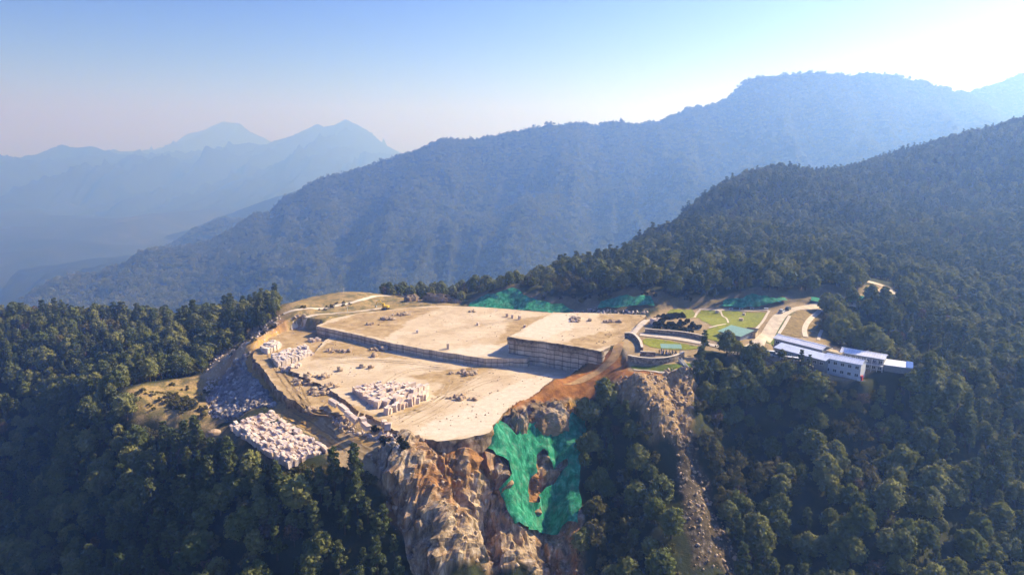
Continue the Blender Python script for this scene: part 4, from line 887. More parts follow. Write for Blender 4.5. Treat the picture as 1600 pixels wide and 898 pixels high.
def building(name, p0, p1, depth, h, label, roof='gable', rise=1.2, wm='wall_white', rm='white_sheet', win=(), door=None, over=.4, zb=None, base=2.5, slope_back=False):
    """front-left and front-right ground corners in the photo; the house runs back from that line"""
    z = zb; a, b = at(*p0, z)[:2], at(*p1, z)[:2]; d = b - a; L = float(np.hypot(*d)); rz = math.atan2(d[1], d[0])
    r = empty(name, (*a, z), label, 'building', None, rz)
    m = MB(); m.box(0, L, 0, depth, -base, h)
    if roof == 'gable':
        m.v += [(0, depth / 2, h + rise), (L, depth / 2, h + rise)]; n = len(m.v); m.f += [(3 + 4 - 4 + 4, 4, n - 2), (5, 6, n - 1)]; m.m += [0, 0]
    m.build('wall', M[wm], r)
    q = MB(); t = .16
    if roof == 'gable':
        for y0, y1, z0, z1 in ((-over, depth / 2, h - over * rise / (depth / 2), h + rise), (depth + over, depth / 2, h - over * rise / (depth / 2), h + rise)):
            P = [(-over, y0, z0 + .03), (L + over, y0, z0 + .03), (L + over, y1, z1 + .03), (-over, y1, z1 + .03)]; P += [(x, y, zz + t) for x, y, zz in P]; q.hexa(P if y0 < y1 else [P[1], P[0], P[3], P[2], P[5], P[4], P[7], P[6]])
        q.box(-over, L + over, depth / 2 - .2, depth / 2 + .2, h + rise + t - .05, h + rise + t + .08)
    elif roof == 'mono':
        P = [(-over, -over, h + .03), (L + over, -over, h + .03), (L + over, depth + over, h + rise + .03), (-over, depth + over, h + rise + .03)]; P += [(x, y, zz + t) for x, y, zz in P]; q.hexa(P)
        w_ = MB(); w_.hexa([(0,.01,h),(L,.01,h),(L,depth,h),(0,depth,h),(0,.01,h+.02),(L,.01,h+.02),(L,depth,h+rise),(0,depth,h+rise)]); w_.build('gable_wall', M[wm], r)
    else:
        q.box(-.15, L + .15, -.15, depth + .15, h + .01, h + .2)
        for x0, x1, y0, y1 in ((-.15, L + .15, -.15, .1), (-.15, L + .15, depth - .1, depth + .15), (-.15, .1, .1, depth - .1), (L - .1, L + .15, .1, depth - .1)): q.box(x0, x1, y0, y1, h + .2, h + .55)
    q.build('roof', M[rm], r)
    for (zc, cnt, ww, wh) in win:
        for k in range(cnt):
            x = L * (k + .5) / cnt; f = MB(); f.box(x - ww / 2 - .1, x + ww / 2 + .1, -.07, -.003, zc - wh / 2 - .1, zc - wh / 2); f.box(x - ww / 2 - .1, x + ww / 2 + .1, -.07, -.003, zc + wh / 2, zc + wh / 2 + .1)
            for xx in (x - ww / 2 - .1, x - .04, x + ww / 2): f.box(xx, xx + (.1 if xx != x - .04 else .08), -.07, -.003, zc - wh / 2, zc + wh / 2)
            fo = f.build('window', M['frame'], r); g = MB(); g.box(x - ww / 2, x + ww / 2, -.04, -.002, zc - wh / 2, zc + wh / 2); g.build('pane', M['glass'], fo)
    if door is not None:
        g = MB(); g.box(door - .5, door + .5, -.06, -.004, 0, 2.1); g.build('door', M['steel'], r)
    return r, L
b1, L1 = building('storage_shed', (1209,541), (1283,560), 5.0, 3.4, 'long white metal roofed shed furthest back beside the fallow field', 'gable', .9, 'wall_grey', 'white_sheet', [(2.0, 7, 1.4, 1.0)], zb=8.3)
b2, L2 = building('storage_shed', (1210,554), (1288,575), 4.2, 2.7, 'lower pale blue roofed shed directly in front of the long white one', 'mono', 1.0, 'wall_grey', 'blue_sheet', [(1.4, 8, 1.2, 1.0)], zb=7.6)
b3, L3 = building('site_office', (1290,560), (1311,565), 5, 2.6, 'small flat roofed tan hut between the sheds and the two storey block', 'flat', 0, 'wall_tan', 'wall_tan', [(1.5, 2, .8, .8)], zb=8.2)
b4, L4 = building('workers_barracks', (1287,582), (1343,594), 5.5, 5.6, 'white two storey barracks with two rows of small windows facing the forest slope', 'gable', .9, 'wall_white', 'blue_sheet', [(1.6, 5, 1.1, 1.0), (4.3, 5, 1.1, 1.0)], zb=5.2, base=4)
s = MB(); s.box(L4 + .05, L4 + .7, .2, 1.5, -3, 1.6); s.build('side_stair', M['red'], b4)
s = MB(); s.box(L4 - .7, L4 + .3, -.5, -.09, -2.6, .9); s.build('stair_panel', M['frame'], b4)
b5, L5 = building('dormitory', (1312,569), (1379,581), 5.5, 4.7, 'two storey dormitory with long open galleries behind the white barracks', 'gable', .9, 'wall_grey', 'white_sheet', [(1.15, 7, 1.0, 1.0), (3.4, 7, 1.0, 1.0)], zb=6.4, base=4)
s = MB(); s.box(-.1, L5 + .1, -1.5, -.08, 2.25, 2.4); s.build('gallery_floor', M['frame'], b5)
for k in range(9):
    s = MB(); x = L5 * k / 8; s.box(x - .07, x + .07, -1.48, -1.34, -2, 4.5); s.build('gallery_post', M['frame'], b5)
s = MB(); s.box(0, L5, -1.46, -1.38, 3.2, 3.28); s.box(0, L5, -1.46, -1.38, 2.8, 2.85); s.build('railing', M['steel'], b5)
b6, L6 = building('canopy_shed', (1381,579), (1423,585), 4.5, 2.2, 'low narrow pale roofed shed at the far right end of the row', 'mono', .7, 'wall_grey', 'white_sheet', [], zb=6.8)
s = MB(); s.box(L6 * .78, L6 + .5, -.6, 5.0, 2.22, 2.26); s2 = MB(); s2.hexa([(L6*.8,-.45,2.46),(L6+.45,-.45,2.46),(L6+.45,4.95,3.2),(L6*.8,4.95,3.2),(L6*.8,-.45,2.54),(L6+.45,-.45,2.54),(L6+.45,4.95,3.28),(L6*.8,4.95,3.28)]); s2.build('tarpaulin', M['blue_tarp'], b6)
b7, L7 = building('open_store', (1394,584), (1409,587), 2.5, 1.8, 'small white lean-to in front of the low narrow shed', 'mono', .4, 'wall_white', 'white_sheet', [], zb=5.6)
b8, L8 = building('pavilion', (1124,524), (1156,532), 8, 1.7, 'big open shed with a sloping mint green roof beside the walled lawn', 'mono', .9, 'wall_grey', 'green_sheet', [], over=.6, zb=10.6)
b9, L9 = building('hut', (1166,526), (1180,528), 4.5, 2.4, 'little hut with a dark roof next to the green roofed shed', 'gable', .7, 'wall_tan', 'roof_dark', [(1.4, 1, 1.2, 1.0)], zb=10.4)
b10, L10 = building('hut', (336,542), (347,543), 3.5, 2.0, 'small hut with a bright green roof among the trees on the left hill edge', 'gable', 1.0, 'wall_tan', 'green_sheet', [], zb=gz(*hit(341,542,HZF)) + .2)
# shelter on the viewing terrace
pc = hit(1048, 553, HZF); r = empty('shelter', (*pc, gz(*pc)), 'small green canvas shelter over the crowd on the viewing terrace', 'shelter', None, -.12)
for x in (-3.4, 3.4):
    for y in (-1.2, 1.6):
        s = MB(); s.tube([(x, y, -.5), (x, y, 2.7)], .07); s.build('post', M['steel'], r)
s = MB(); s.hexa([(-3.8,-1.6,2.62),(3.8,-1.6,2.62),(3.8,2,3.2),(-3.8,2,3.2),(-3.8,-1.6,2.72),(3.8,-1.6,2.72),(3.8,2,3.3),(-3.8,2,3.3)]); s.build('canopy', M['green_sheet'], r)
# white stair
pc = hit(1074, 579, HZF); r = empty('stairway', (*pc, gz(*pc)), 'narrow white stairway up the grass strip below the viewing terrace', 'stairs', None, .35)
for k in range(12):
    s = MB(); s.box(-.55, .55, k * .42, k * .42 + .40, -.6, .25 + k * .17); s.build('step', M['frame'], r)
for x in (-.62, .56):
    s = MB(); s.hexa([(x,0,.3),(x+.06,0,.3),(x+.06,5,2.3),(x,5,2.3),(x,0,1.1),(x+.06,0,1.1),(x+.06,5,3.1),(x,5,3.1)]); s.build('handrail', M['frame'], r)

# ------------------------------------------------------------------ vehicles
def car(px, py, rz, paint, label, van=False):
    p = hit(px, py, HZF); r = empty('parked_car', (*p, gz(*p) + .26), label, 'car', 'cars by the site road', rz)
    L_, W_, H1, H2 = (4.9, 1.85, 1.1, 1.95) if van else (4.4, 1.8, .95, 1.45)
    b = MB(); b.hexa([(-L_/2,-W_/2,.3),(L_/2,-W_/2,.3),(L_/2,W_/2,.3),(-L_/2,W_/2,.3),(-L_/2+.05,-W_/2+.05,H1),(L_/2-.15,-W_/2+.05,H1-.12),(L_/2-.15,W_/2-.05,H1-.12),(-L_/2+.05,W_/2-.05,H1)]); b.build('body', M[paint], r, bevel=.09)
    x0, x1 = (-L_/2+.08, L_/2-.9) if van else (-L_/2+.5, L_/2-1.2); y = W_/2-.1
    c = MB(); c.hexa([(x0,-y,H1-.1),(x1+.55,-y,H1-.1),(x1+.55,y,H1-.1),(x0,y,H1-.1),(x0+.25,-y+.16,H2-.06),(x1-.1,-y+.16,H2-.06),(x1-.1,y-.16,H2-.06),(x0+.25,y-.16,H2-.06)]); c.build('windows', M['glass'], r, bevel=.05)
    t = MB(); t.hexa([(x0+.2,-y+.12,H2-.055),(x1-.08,-y+.12,H2-.055),(x1-.08,y-.12,H2-.055),(x0+.2,y-.12,H2-.055),(x0+.3,-y+.2,H2+.02),(x1-.2,-y+.2,H2+.02),(x1-.2,y-.2,H2+.02),(x0+.3,y-.2,H2+.02)]); t.build('roof', M[paint], r)
    for x in (-L_*.31, L_*.31):
        for y_ in (-W_/2+.08, W_/2-.08):
            wh = MB(); wh.cyl((x, y_, .33), .33, .22, 12, 'y'); wo = wh.build('wheel', M['black'], r); h = MB(); h.cyl((x, y_ + (.02 if y_ > 0 else -.02), .33), .18, .22, 10, 'y'); h.build('rim', M['steel'], wo)
    for y_ in (-.6, .6):
        h = MB(); h.box(L_/2-.16, L_/2-.02, y_-.18, y_+.18, .62, .76); h.build('headlight', M['frame'], r)
car(1231, 485, .9, 'car_dark', 'dark car highest up the pale road near its bend'); car(1221, 489, .9, 'car_silver', 'silver car just below the dark one on the pale road')
car(1203, 557, -.35, 'car_white', 'long white van at the left end of the car park', True); car(1228, 563, -.4, 'car_white', 'white car parked behind the left hand dark pine'); car(1240, 567, -.4, 'car_white', 'white van between the two dark pines in the car park', True); car(1214, 560, -.35, 'car_silver', 'silver car beside the white van at the left of the car park')
# excavator
p = hit(602, 483, HZF); r = empty('excavator', (*p, gz(*p)), 'small yellow excavator at the foot of the dry grassy mound', 'excavator', None, 2.9)
for y in (-1.0, 1.0):
    s = MB(); s.box(-1.7, 1.7, y - .28, y + .28, .05, .75); s.build('track', M['black'], r, bevel=.2)
s = MB(); s.box(-1.9, 1.2, -1.15, 1.15, .85, 1.9); s.build('body', M['yellow'], r, bevel=.12)
s = MB(); s.box(.1, 1.4, -.1, 1.1, 1.92, 3.1); c_ = s.build('cab', M['yellow'], r, bevel=.1); s = MB(); s.box(.3, 1.43, .05, .95, 2.15, 2.95); s.build('window', M['glass'], c_)
s = MB(); s.tube([(1.2,-.5,1.6),(3.0,-.5,3.9),(4.6,-.5,3.5)], [.25,.24,.2]); s.build('boom', M['yellow'], r); s = MB(); s.tube([(4.6,-.5,3.6),(5.3,-.5,1.4)], [.2,.15]); s.build('arm', M['yellow'], r); s = MB(); s.hexa([(4.9,-1,.5),(5.8,-1,.7),(5.8,0,.7),(4.9,0,.5),(5,-1,1.4),(5.5,-1,1.5),(5.5,0,1.5),(5,0,1.4)]); s.build('bucket', M['steel'], r)
# poles
def pole(px, py, h, label, grid=HZF):
    p = hit(px, py, grid); r = empty('utility_pole', (*p, gz(*p)), label, 'pole'); s = MB(); s.tube([(0,0,-.5),(0,0,h)], [.16,.10]); s.build('shaft', M['frame'], r); s = MB(); s.box(-.9,.9,-.06,.06,h-.9,h-.78); s.build('crossarm', M['steel'], r)
pole(430, 477, 6.5, 'thin pale pole at the forest corner left of the mound'); pole(537, 457, 2.6, 'tiny pale post on the left shoulder of the dry mound'); pole(543, 488, 3.4, 'pale pole on the terrace step of the dry mound'); pole(1097, 452, 8, 'tall thin pole among trees above the netted bank')
for px, lb in ((1142,'leftmost'), (1158,'second'), (1175,'third'), (1197,'rightmost')):
    p = hit(px, 483, HZF); r = empty('litter_bin' if False else 'concrete_bench', (*p, gz(*p)), f'{lb} small white stone seat behind the walled lawn', 'bench', 'white seats behind the lawn'); s = MB(); s.box(-1,1,-.3,.3,.42,.56); s.build('seat', M['frame'], r)
    for x in (-.7, .7):
        s = MB(); s.box(x-.12,x+.12,-.25,.25,-.2,.418); s.build('leg', M['frame'], r)

# ------------------------------------------------------------------ people
M['skin'] = plain('skin', (.42, .26, .18), .6, .05); M['hair'] = plain('dark_hair', (.02, .016, .014), .6, .1); M['trouser'] = plain('dark_trousers', (.03, .034, .05), .9, .2)
def figure(shirt, walk):
    P = [(0,0,.95),(0,0,1.15),(0,.0,1.38),(0,.02,1.5),(0,.03,1.58),(0,.03,1.72)]; E = [(0,1),(1,2),(2,3),(3,4),(4,5)]; Rr = [.15,.14,.16,.065,.085,.075]
    for sx in (-1, 1):
        b = len(P); f = walk * sx; P += [(sx*.17,0,1.42),(sx*.24,.02*f,1.14),(sx*.25,.14+.1*f,.92),(sx*.24,.19+.12*f,.83)]; E += [(2,b),(b,b+1),(b+1,b+2),(b+2,b+3)]; Rr += [.06,.05,.038,.045]
        b = len(P); P += [(sx*.10,0,.86),(sx*.11,.12*f+.02,.48),(sx*.11,.18*f-.03,.09),(sx*.12,.18*f+.13,.045)]; E += [(0,b),(b,b+1),(b+1,b+2),(b+2,b+3)]; Rr += [.10,.072,.05,.045]
    me = bpy.data.meshes.new('person'); me.from_pydata(P, E, []); ob = bpy.data.objects.new('person', me); COL.objects.link(ob); sk = ob.modifiers.new('s', 'SKIN'); sl_ = me.skin_vertices[0].data
    for i, q in enumerate(Rr): sl_[i].radius = (q * 1.0, q * .85); sl_[i].use_root = i == 0
    ob.modifiers.new('d', 'SUBSURF').levels = 1; dg = bpy.context.evaluated_depsgraph_get(); out = bpy.data.meshes.new_from_object(ob.evaluated_get(dg)); bpy.data.objects.remove(ob)
    out.materials.clear()
    for m in (M['skin'], shirt, M['trouser'], M['black']): out.materials.append(m)
    for q in out.polygons:
        z = q.center.z; ax = abs(q.center.x); q.material_index = 3 if z < .08 else 2 if z < .95 and ax < .2 else (0 if (z > 1.48 or z < .97) else 1)
        q.use_smooth = True
    return out
hm_ = MB()
hb = bmesh.new(); bmesh.ops.create_uvsphere(hb, u_segments=10, v_segments=7, radius=.105)
for v in hb.verts: v.co = Vector((v.co.x * .9, v.co.y * 1.05, v.co.z * 1.05)); v.co += Vector((0, -.01, 1.74)); v.co.z = max(v.co.z, 1.70 if v.co.y > .02 else 1.62)
HAIR = bpy.data.meshes.new('hair'); hb.to_mesh(HAIR); hb.free(); HAIR.materials.append(M['hair'])
SH = [('pale blue', (.35, .50, .75)), ('white', (.75, .75, .73)), ('dark green', (.03, .08, .05)), ('black', (.02, .02, .022)), ('navy blue', (.03, .05, .14))]
FIG = [figure(plain('shirt_' + n.replace(' ', '_'), c, .9, .1), .5 if i % 2 else .15) for i, (n, c) in enumerate(SH)]
WH = ['at the left end of the crowd', 'left of the middle of the crowd', 'in the middle of the crowd', 'right of the middle of the crowd', 'at the right end of the crowd']
crowd = [(1030,552,2,0),(1033,550,3,0),(1036,553,4,0),(1034.5,555,0,0),(1037,551.5,1,1),(1040,554,3,1),(1042,555.5,0,1),(1041,552,2,1),(1044,555,4,2),(1046,553,3,2),(1047,556,2,2),(1049,555,0,3),(1051,554,3,3),(1052,556,1,3),(1050.5,552.5,4,3),(1054,555,2,4),(1055.5,553.5,3,4),(1057,556,4,4)]
for px, py, k, wz in crowd:
    p = hit(px, py + 1, HZF); r = link('person', FIG[k]); r.location = (*p, gz(*p)); r.rotation_euler = (0, 0, rng.uniform(0, 6.28)); h = link('hair', HAIR, r); tag(r, f'person in a {SH[k][0]} top {WH[wz]} by the shelter', 'person', 'people on the viewing terrace')
# ------------------------------------------------------------------ trees
NOTREE = [hits(q) for q in (
    [(444,474),(430,500),(385,533),(350,556),(335,560),(318,578),(250,598),(190,612),(178,628),(196,650),(250,664),(310,690),(350,718),(395,742),(450,760),(520,752),(560,752),(592,760),(606,800),(625,850),(655,1250),(935,1250),(904,840),(904,760),(908,700),(912,655),(925,640),(948,628),(985,665),(1030,705),(1043,735),(1052,800),(1080,1200),(1215,1200),(1124,770),(1104,700),(1080,680),(1082,640),(1092,612),(1092,590),(1090,562),(1102,554),(1135,552),(1180,557),(1215,576),(1285,620),(1345,624),(1380,616),(1450,612),(1434,574),(1385,560),(1315,548),(1298,536),(1286,500),(1290,482),(1398,478),(1410,462),(1385,440),(1345,433),(1350,447),(1340,456),(1230,458),(1010,460),(830,460),(815,452),(790,453),(735,464),(720,474),(650,464),(600,460),(560,452),(530,458)],)]
def ok(x, y):
    k = np.ones(np.shape(x), bool)
    for q in NOTREE: k &= ~inside(q, x, y)
    return k
def crown(name, n_cl, R_, H0, H1, leaf, per, mat, seed, shape='round', core=True):
    r = np.random.default_rng(seed); V, Fc = [], []; cl = []
    for i in range(n_cl):
        t = (i + .5) / n_cl; a = i * 2.39996 + r.uniform(-.4, .4)
        if shape == 'round':
            z = t; w = math.sqrt(max(.04, 1 - (2 * z - .85) ** 2 if z > .42 else .75 + .5 * z)) * .74; q = R_ * w * r.uniform(.55, 1.0) * (1 if z < .85 else .5)
            rad = R_ * r.uniform(.34, .52) * (1.08 - .3 * z)
        elif shape == 'pine':
            z = t; tier = (math.floor(z * 6) + .5) / 6; q = R_ * (1 - tier * .78) * r.uniform(.3, .95); z = tier + r.uniform(-.03, .03); rad = R_ * r.uniform(.26, .38) * (1 - .45 * tier)
        else:
            z = r.random(); q = R_ * math.sqrt(r.random()) * (1 - .35 * z); rad = R_ * r.uniform(.25, .42)
        cl.append((q * math.cos(a), q * math.sin(a), H0 + (H1 - H0) * z, rad))
    for cx, cy2, cz2, rad in cl:
        fl = .62 if shape == 'pine' else .85
        if core:
            bm = bmesh.new(); bmesh.ops.create_icosphere(bm, subdivisions=1, radius=rad * .72); o_ = len(V)
            V += [(cx + v.co.x * r.uniform(.8, 1.15), cy2 + v.co.y * r.uniform(.8, 1.15), cz2 + v.co.z * fl * r.uniform(.8, 1.15)) for v in bm.verts]; Fc += [tuple(v.index + o_ for v in f.verts) for f in bm.faces]; bm.free()
        for k in range(per):
            d = r.normal(0, 1, 3); d[2] = d[2] + .35; d /= np.linalg.norm(d); c = np.array((cx, cy2, cz2)) + d * rad * r.uniform(.72, 1.12) * (1, 1, fl)
            nn = d + r.normal(0, .55, 3); nn /= np.linalg.norm(nn); u = np.cross(nn, r.normal(0, 1, 3)); u /= np.linalg.norm(u); w = np.cross(nn, u); s_ = leaf * r.uniform(.6, 1.25)
            o_ = len(V); V += [tuple(c + u * s_), tuple(c + w * s_ * .62), tuple(c - u * s_), tuple(c - w * s_ * .62)]; Fc.append((o_, o_ + 1, o_ + 2, o_ + 3))
    me = bpy.data.meshes.new(name); me.from_pydata(V, [], Fc); me.materials.append(mat); me.update(); return me
def trunk(name, h, r0, seed, R_):
    r = random.Random(seed); m = MB(); top_ = (r.uniform(-.3, .3), r.uniform(-.3, .3), h); m.tube([(0,0,-1.2),(0,0,h*.3),(top_[0]*.6,top_[1]*.6,h*.7),top_], [r0*1.35, r0, r0*.7, r0*.25], 7)
    for k in range(5):
        a = k * 2.4 + r.random(); z = h * r.uniform(.35, .75); m.tube([(0,0,z),(math.cos(a)*R_*.35,math.sin(a)*R_*.35,z+h*.10),(math.cos(a)*R_*.65,math.sin(a)*R_*.65,z+h*.18)], [r0*.5, r0*.35, r0*.15], 5)
    return m.mesh(name, M['bark'])
KINDS = []   # (kind, name, crown mesh, trunk mesh)
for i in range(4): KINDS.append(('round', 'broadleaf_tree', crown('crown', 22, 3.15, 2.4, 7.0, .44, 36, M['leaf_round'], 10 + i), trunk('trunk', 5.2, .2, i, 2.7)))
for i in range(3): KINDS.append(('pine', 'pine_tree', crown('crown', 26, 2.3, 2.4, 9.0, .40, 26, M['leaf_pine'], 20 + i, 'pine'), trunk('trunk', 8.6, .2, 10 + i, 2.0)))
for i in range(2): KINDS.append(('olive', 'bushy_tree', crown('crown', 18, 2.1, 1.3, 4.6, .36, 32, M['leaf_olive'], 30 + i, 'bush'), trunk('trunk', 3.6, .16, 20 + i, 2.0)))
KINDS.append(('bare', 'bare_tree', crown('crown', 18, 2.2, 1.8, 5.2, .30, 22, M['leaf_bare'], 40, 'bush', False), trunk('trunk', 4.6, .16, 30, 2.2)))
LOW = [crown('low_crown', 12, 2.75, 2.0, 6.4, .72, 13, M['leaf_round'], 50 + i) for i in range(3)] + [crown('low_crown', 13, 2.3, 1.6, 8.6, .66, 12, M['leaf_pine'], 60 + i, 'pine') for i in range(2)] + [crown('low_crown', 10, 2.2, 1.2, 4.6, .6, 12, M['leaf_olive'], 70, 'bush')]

def jgrid(x0, x1, y0, y1, s):
    gx, gy = np.meshgrid(np.arange(x0, x1, s), np.arange(y0, y1, s)); gx = gx + (np.arange(gx.shape[0]) % 2)[:, None] * s / 2
    return (gx + rng.uniform(-.42, .42, gx.shape) * s).ravel(), (gy + rng.uniform(-.42, .42, gx.shape) * s).ravel()
x1, y1 = jgrid(-240, 260, 120, 345, 3.3); x1, y1 = (lambda sl_: (x1[sl_], y1[sl_]))(rng.random(len(x1)) < .47 * bil(nl, x1, y1)); x2, y2 = jgrid(-420, 520, 345, 640, 5.0); x3, y3 = jgrid(-200, 800, 640, 1080, 6.2)
k1 = (np.abs(x1) < y1 * .80 + 25); x1, y1 = x1[k1], y1[k1]; xs4, ys4 = jgrid(-420, -240, 250, 345, 4.8); xs5, ys5 = jgrid(260, 420, 250, 345, 4.8)
x1 = np.r_[x1, xs4, xs5]; y1 = np.r_[y1, ys4, ys5]
k2 = (np.abs(x2) < y2 * .85 + 30); x2, y2 = x2[k2], y2[k2]; k3 = x3 < y3 * .85 + 30; x3, y3 = x3[k3], y3[k3]
TX, TY = np.r_[x1, x2, x3], np.r_[y1, y2, y3]; k = ok(TX, TY); TX, TY = TX[k], TY[k]; TZ = bil(HZF, TX, TY)
dens = fbm(TX / 18, TY / 18, s=55, o=3); kp = rng.random(len(TX)) < 1.06 + .25 * dens; TX, TY, TZ = TX[kp], TY[kp], TZ[kp]
mixn = fbm(TX / 35, TY / 35, s=66, o=3) + rng.normal(0, .35, len(TX)); left = TX < -30
kind = np.where(rng.random(len(TX)) < .035, 9, np.where(mixn > .62, 7 + rng.integers(0, 2, len(TX)), np.where(mixn < np.where(left, -.02, -.35), 4 + rng.integers(0, 3, len(TX)), rng.integers(0, 4, len(TX)))))
scl = np.clip(rng.lognormal(-.02, .25, len(TX)), .6, 1.5) * np.where(TY > 345, 1.1, 1.0); rot = rng.uniform(0, 6.28, len(TX))
back = (TX > -95) & (TX < 25) & (TY > 345) & (TY < 440); scl = np.where(back, scl * .72, scl); kind = np.where(back & (kind >= 4) & (kind < 7), 0, kind)
px_, py_, dd = proj(TX, TY, TZ + 5)
inf = (px_ > -8) & (px_ < 1608) & (py_ > -10) & (py_ < 925) & (dd > 0)
# is the crown top seen past the hills?
vis = inf.copy()
for s_ in np.linspace(.5, .97, 24):
    vis &= (CAMZ + (TZ + 6.5 * scl - CAMZ) * s_) > bil(HZF, TX * s_, TY * s_) - 1
order = np.argsort(np.where(vis, dd / scl, 1e9))[:298]
sel = np.zeros(len(TX), bool); sel[order] = True
def where(px, py, x, y):
    if px < 700:
        if py < 600: return 'on the wooded hill left of the quarry', 'wooded left hill'
        if px < 200: return 'in the shaded valley side at the far left', 'shaded left valley'
        if px < 400: return 'on the dark spur below the dry grass clearing', 'spur below the dry clearing'
        return 'on the slope under the big front stockpile', 'slope under the big stockpile'
    if px < 1110:
        if py < 720: return 'high on the rib between green net and gully', 'rib between net and gully'
        return 'low on the rib between green net and gully', 'rib between net and gully'
    if px < 1270: return ('just right of the brown gully, below the car park' if py < 720 else 'low on the slope right of the brown gully'), 'slope right of the gully'
    if px < 1430: return ('on the slope straight under the barracks' if py < 740 else 'deep down the slope under the barracks'), 'slope under the barracks'
    return ('on the shoulder right of the building row' if py < 700 else 'at the bottom of the slope far right'), 'slope at the far right'
DESC = {'round': ('round grey-green tree', ), 'pine': ('dark tiered pine', ), 'olive': ('low olive bushy tree', ), 'bare': ('brownish half bare tree', )}
def plant_tree(x, y, z, ki, s_, rz, label, group):
    kd, nm, cm, tm = KINDS[ki]; r = empty(nm, (x, y, z), label, 'tree', group, rz); r.scale = (s_, s_, s_ * 1.0)
    link('crown', cm, r); link('trunk', tm, r)
for i in order:
    wh, gp = where(px_[i], py_[i], TX[i], TY[i]); kd = KINDS[kind[i]][0]; sz = 'tall' if scl[i] > 1.12 else 'small' if scl[i] < .88 else 'middling'
    plant_tree(TX[i], TY[i], TZ[i] - .15, int(kind[i]), float(scl[i]), float(rot[i]), f'{sz} {DESC[kd][0]} {wh}', f'{sz} {DESC[kd][0]} {wh}')
byl = {}
for o in COL.objects:
    if o.type == 'EMPTY' and o.get('category') == 'tree' and o.get('group'): byl.setdefault(o['label'], []).append(o)
ORDT = ORD[:12]
for lb, os_ in byl.items():
    if 1 < len(os_) <= 12:
        k_ = next(d[0] for d in DESC.values() if d[0] in lb); hd, tl = lb.split(k_)
        for k, o in enumerate(sorted(os_, key=lambda o: o.location.x / o.location.y)):
            new = f'{ORDT[k]} {hd}{k_} from left,{tl}'
            if len(new.replace('-', ' ').split()) <= 16: o['label'] = new
# two dark pines by the car park and the shrub mound
for px, py, s_, ki, lb in ((1163,564,.7,2,'round tree left of the bright road fork below the green shed'), (1177,563,.8,0,'round tree straight below the bright road fork'), (1190,567,.8,3,'round tree at the left end of the car park wall'), (1170,568,.9,1,'lower round tree under the pair below the road fork'), (1152,556,.75,0,'round tree between the junction tree and the road fork'), (1221,563,.55,0,'round tree rising in front of the left half of the pale blue roof'), (1251,575,.75,4,'taller dark pine in front of the middle of the pale blue roof'), (1263,579,.65,5,'shorter dark pine in front of the right end of the pale blue roof'), (1141,552,.45,1,'round dark tree at the road junction below the green shed')):
    p = hit(px, py, HZF); plant_tree(p[0], p[1], gz(*p), ki, s_, 1.0, lb, None)
M['leaf_shrub'] = mat_leaf('shrub_foliage', (.032, .038, .024), (.065, .060, .036)); SHR = [crown('shrub', 9, 1.3, .3, 1.5, .26, 34, M['leaf_shrub'], 80 + i, 'bush') for i in range(3)]
pts = hl2([(1018,512),(1030,500),(1046,494),(1075,502),(1092,510),(1100,520),(1085,521),(1050,518),(1022,517)]); lo, hi_ = pts.min(0), pts.max(0); n_ = 0
for q in rng.uniform(lo, hi_, (400, 2)):
    if n_ < 46 and inside(pts, q[:1], q[1:])[0]:
        o = link('shrub', SHR[n_ % 3]); o.location = (*q, gz(*q)); s_ = rng.uniform(.9, 1.5); o.scale = (s_, s_, s_); o.rotation_euler = (0, 0, rng.uniform(0, 6.28)); tag(o, 'dark purplish green shrub packed on the mound above the long retaining wall', 'shrub', 'shrubs on the mound above the long retaining wall'); n_ += 1
def shrubs(poly, n, label, group, smin=.6, smax=1.3, mats=None):
    P = hl2(poly); lo, hi_ = P.min(0), P.max(0); c = 0
    for q in rng.uniform(lo, hi_, (n * 12, 2)):
        if c < n and inside(P, q[:1], q[1:])[0]:
            o = link('shrub', (mats or SHR)[c % len(mats or SHR)]); o.location = (*q, gz(*q) - .1); s_ = rng.uniform(smin, smax); o.scale = (s_, s_, s_); o.rotation_euler = (0, 0, rng.uniform(0, 6.28)); tag(o, label, 'shrub', group); c += 1
SH2 = [crown('shrub', 9, 1.3, .2, 1.4, .26, 30, M['leaf_olive'], 90 + i, 'bush') for i in range(3)]
shrubs([(250,618),(280,622),(325,645),(325,655),(300,652),(262,632)], 34, 'green shrub in the thicket on the dry clearing left of the scree', 'shrubs in the thicket on the dry clearing', .8, 1.6, SH2)
shrubs([(200,648),(300,680),(345,700),(330,715),(260,690),(200,665)], 40, 'olive shrub along the lower edge of the dry clearing', 'shrubs along the dry clearing edge', .7, 1.6, SH2)
shrubs([(400,735),(450,745),(520,742),(590,748),(600,770),(560,756),(450,760),(400,750)], 50, 'olive shrub in the strip of scrub under the big front stockpile', 'shrubs under the big stockpile', .8, 1.7, SH2)
shrubs([(580,668),(600,690),(640,700),(660,712),(620,706),(585,688)], 16, 'dark shrub on the bank under the front left corner of the lowest floor', 'shrubs under the lowest floor corner', .6, 1.2)
shrubs([(830,462),(930,462),(1120,458),(1130,466),(1000,466),(930,470),(880,474)], 40, 'dark shrub on the bare bank between the green nets', 'shrubs on the bank between the nets', .8, 1.7, SHR + SH2[:1])
shrubs([(470,480),(540,472),(548,476),(480,486)], 16, 'small shrub along the upper step of the dry mound', 'shrubs on the dry mound step', .4, .8, SH2)

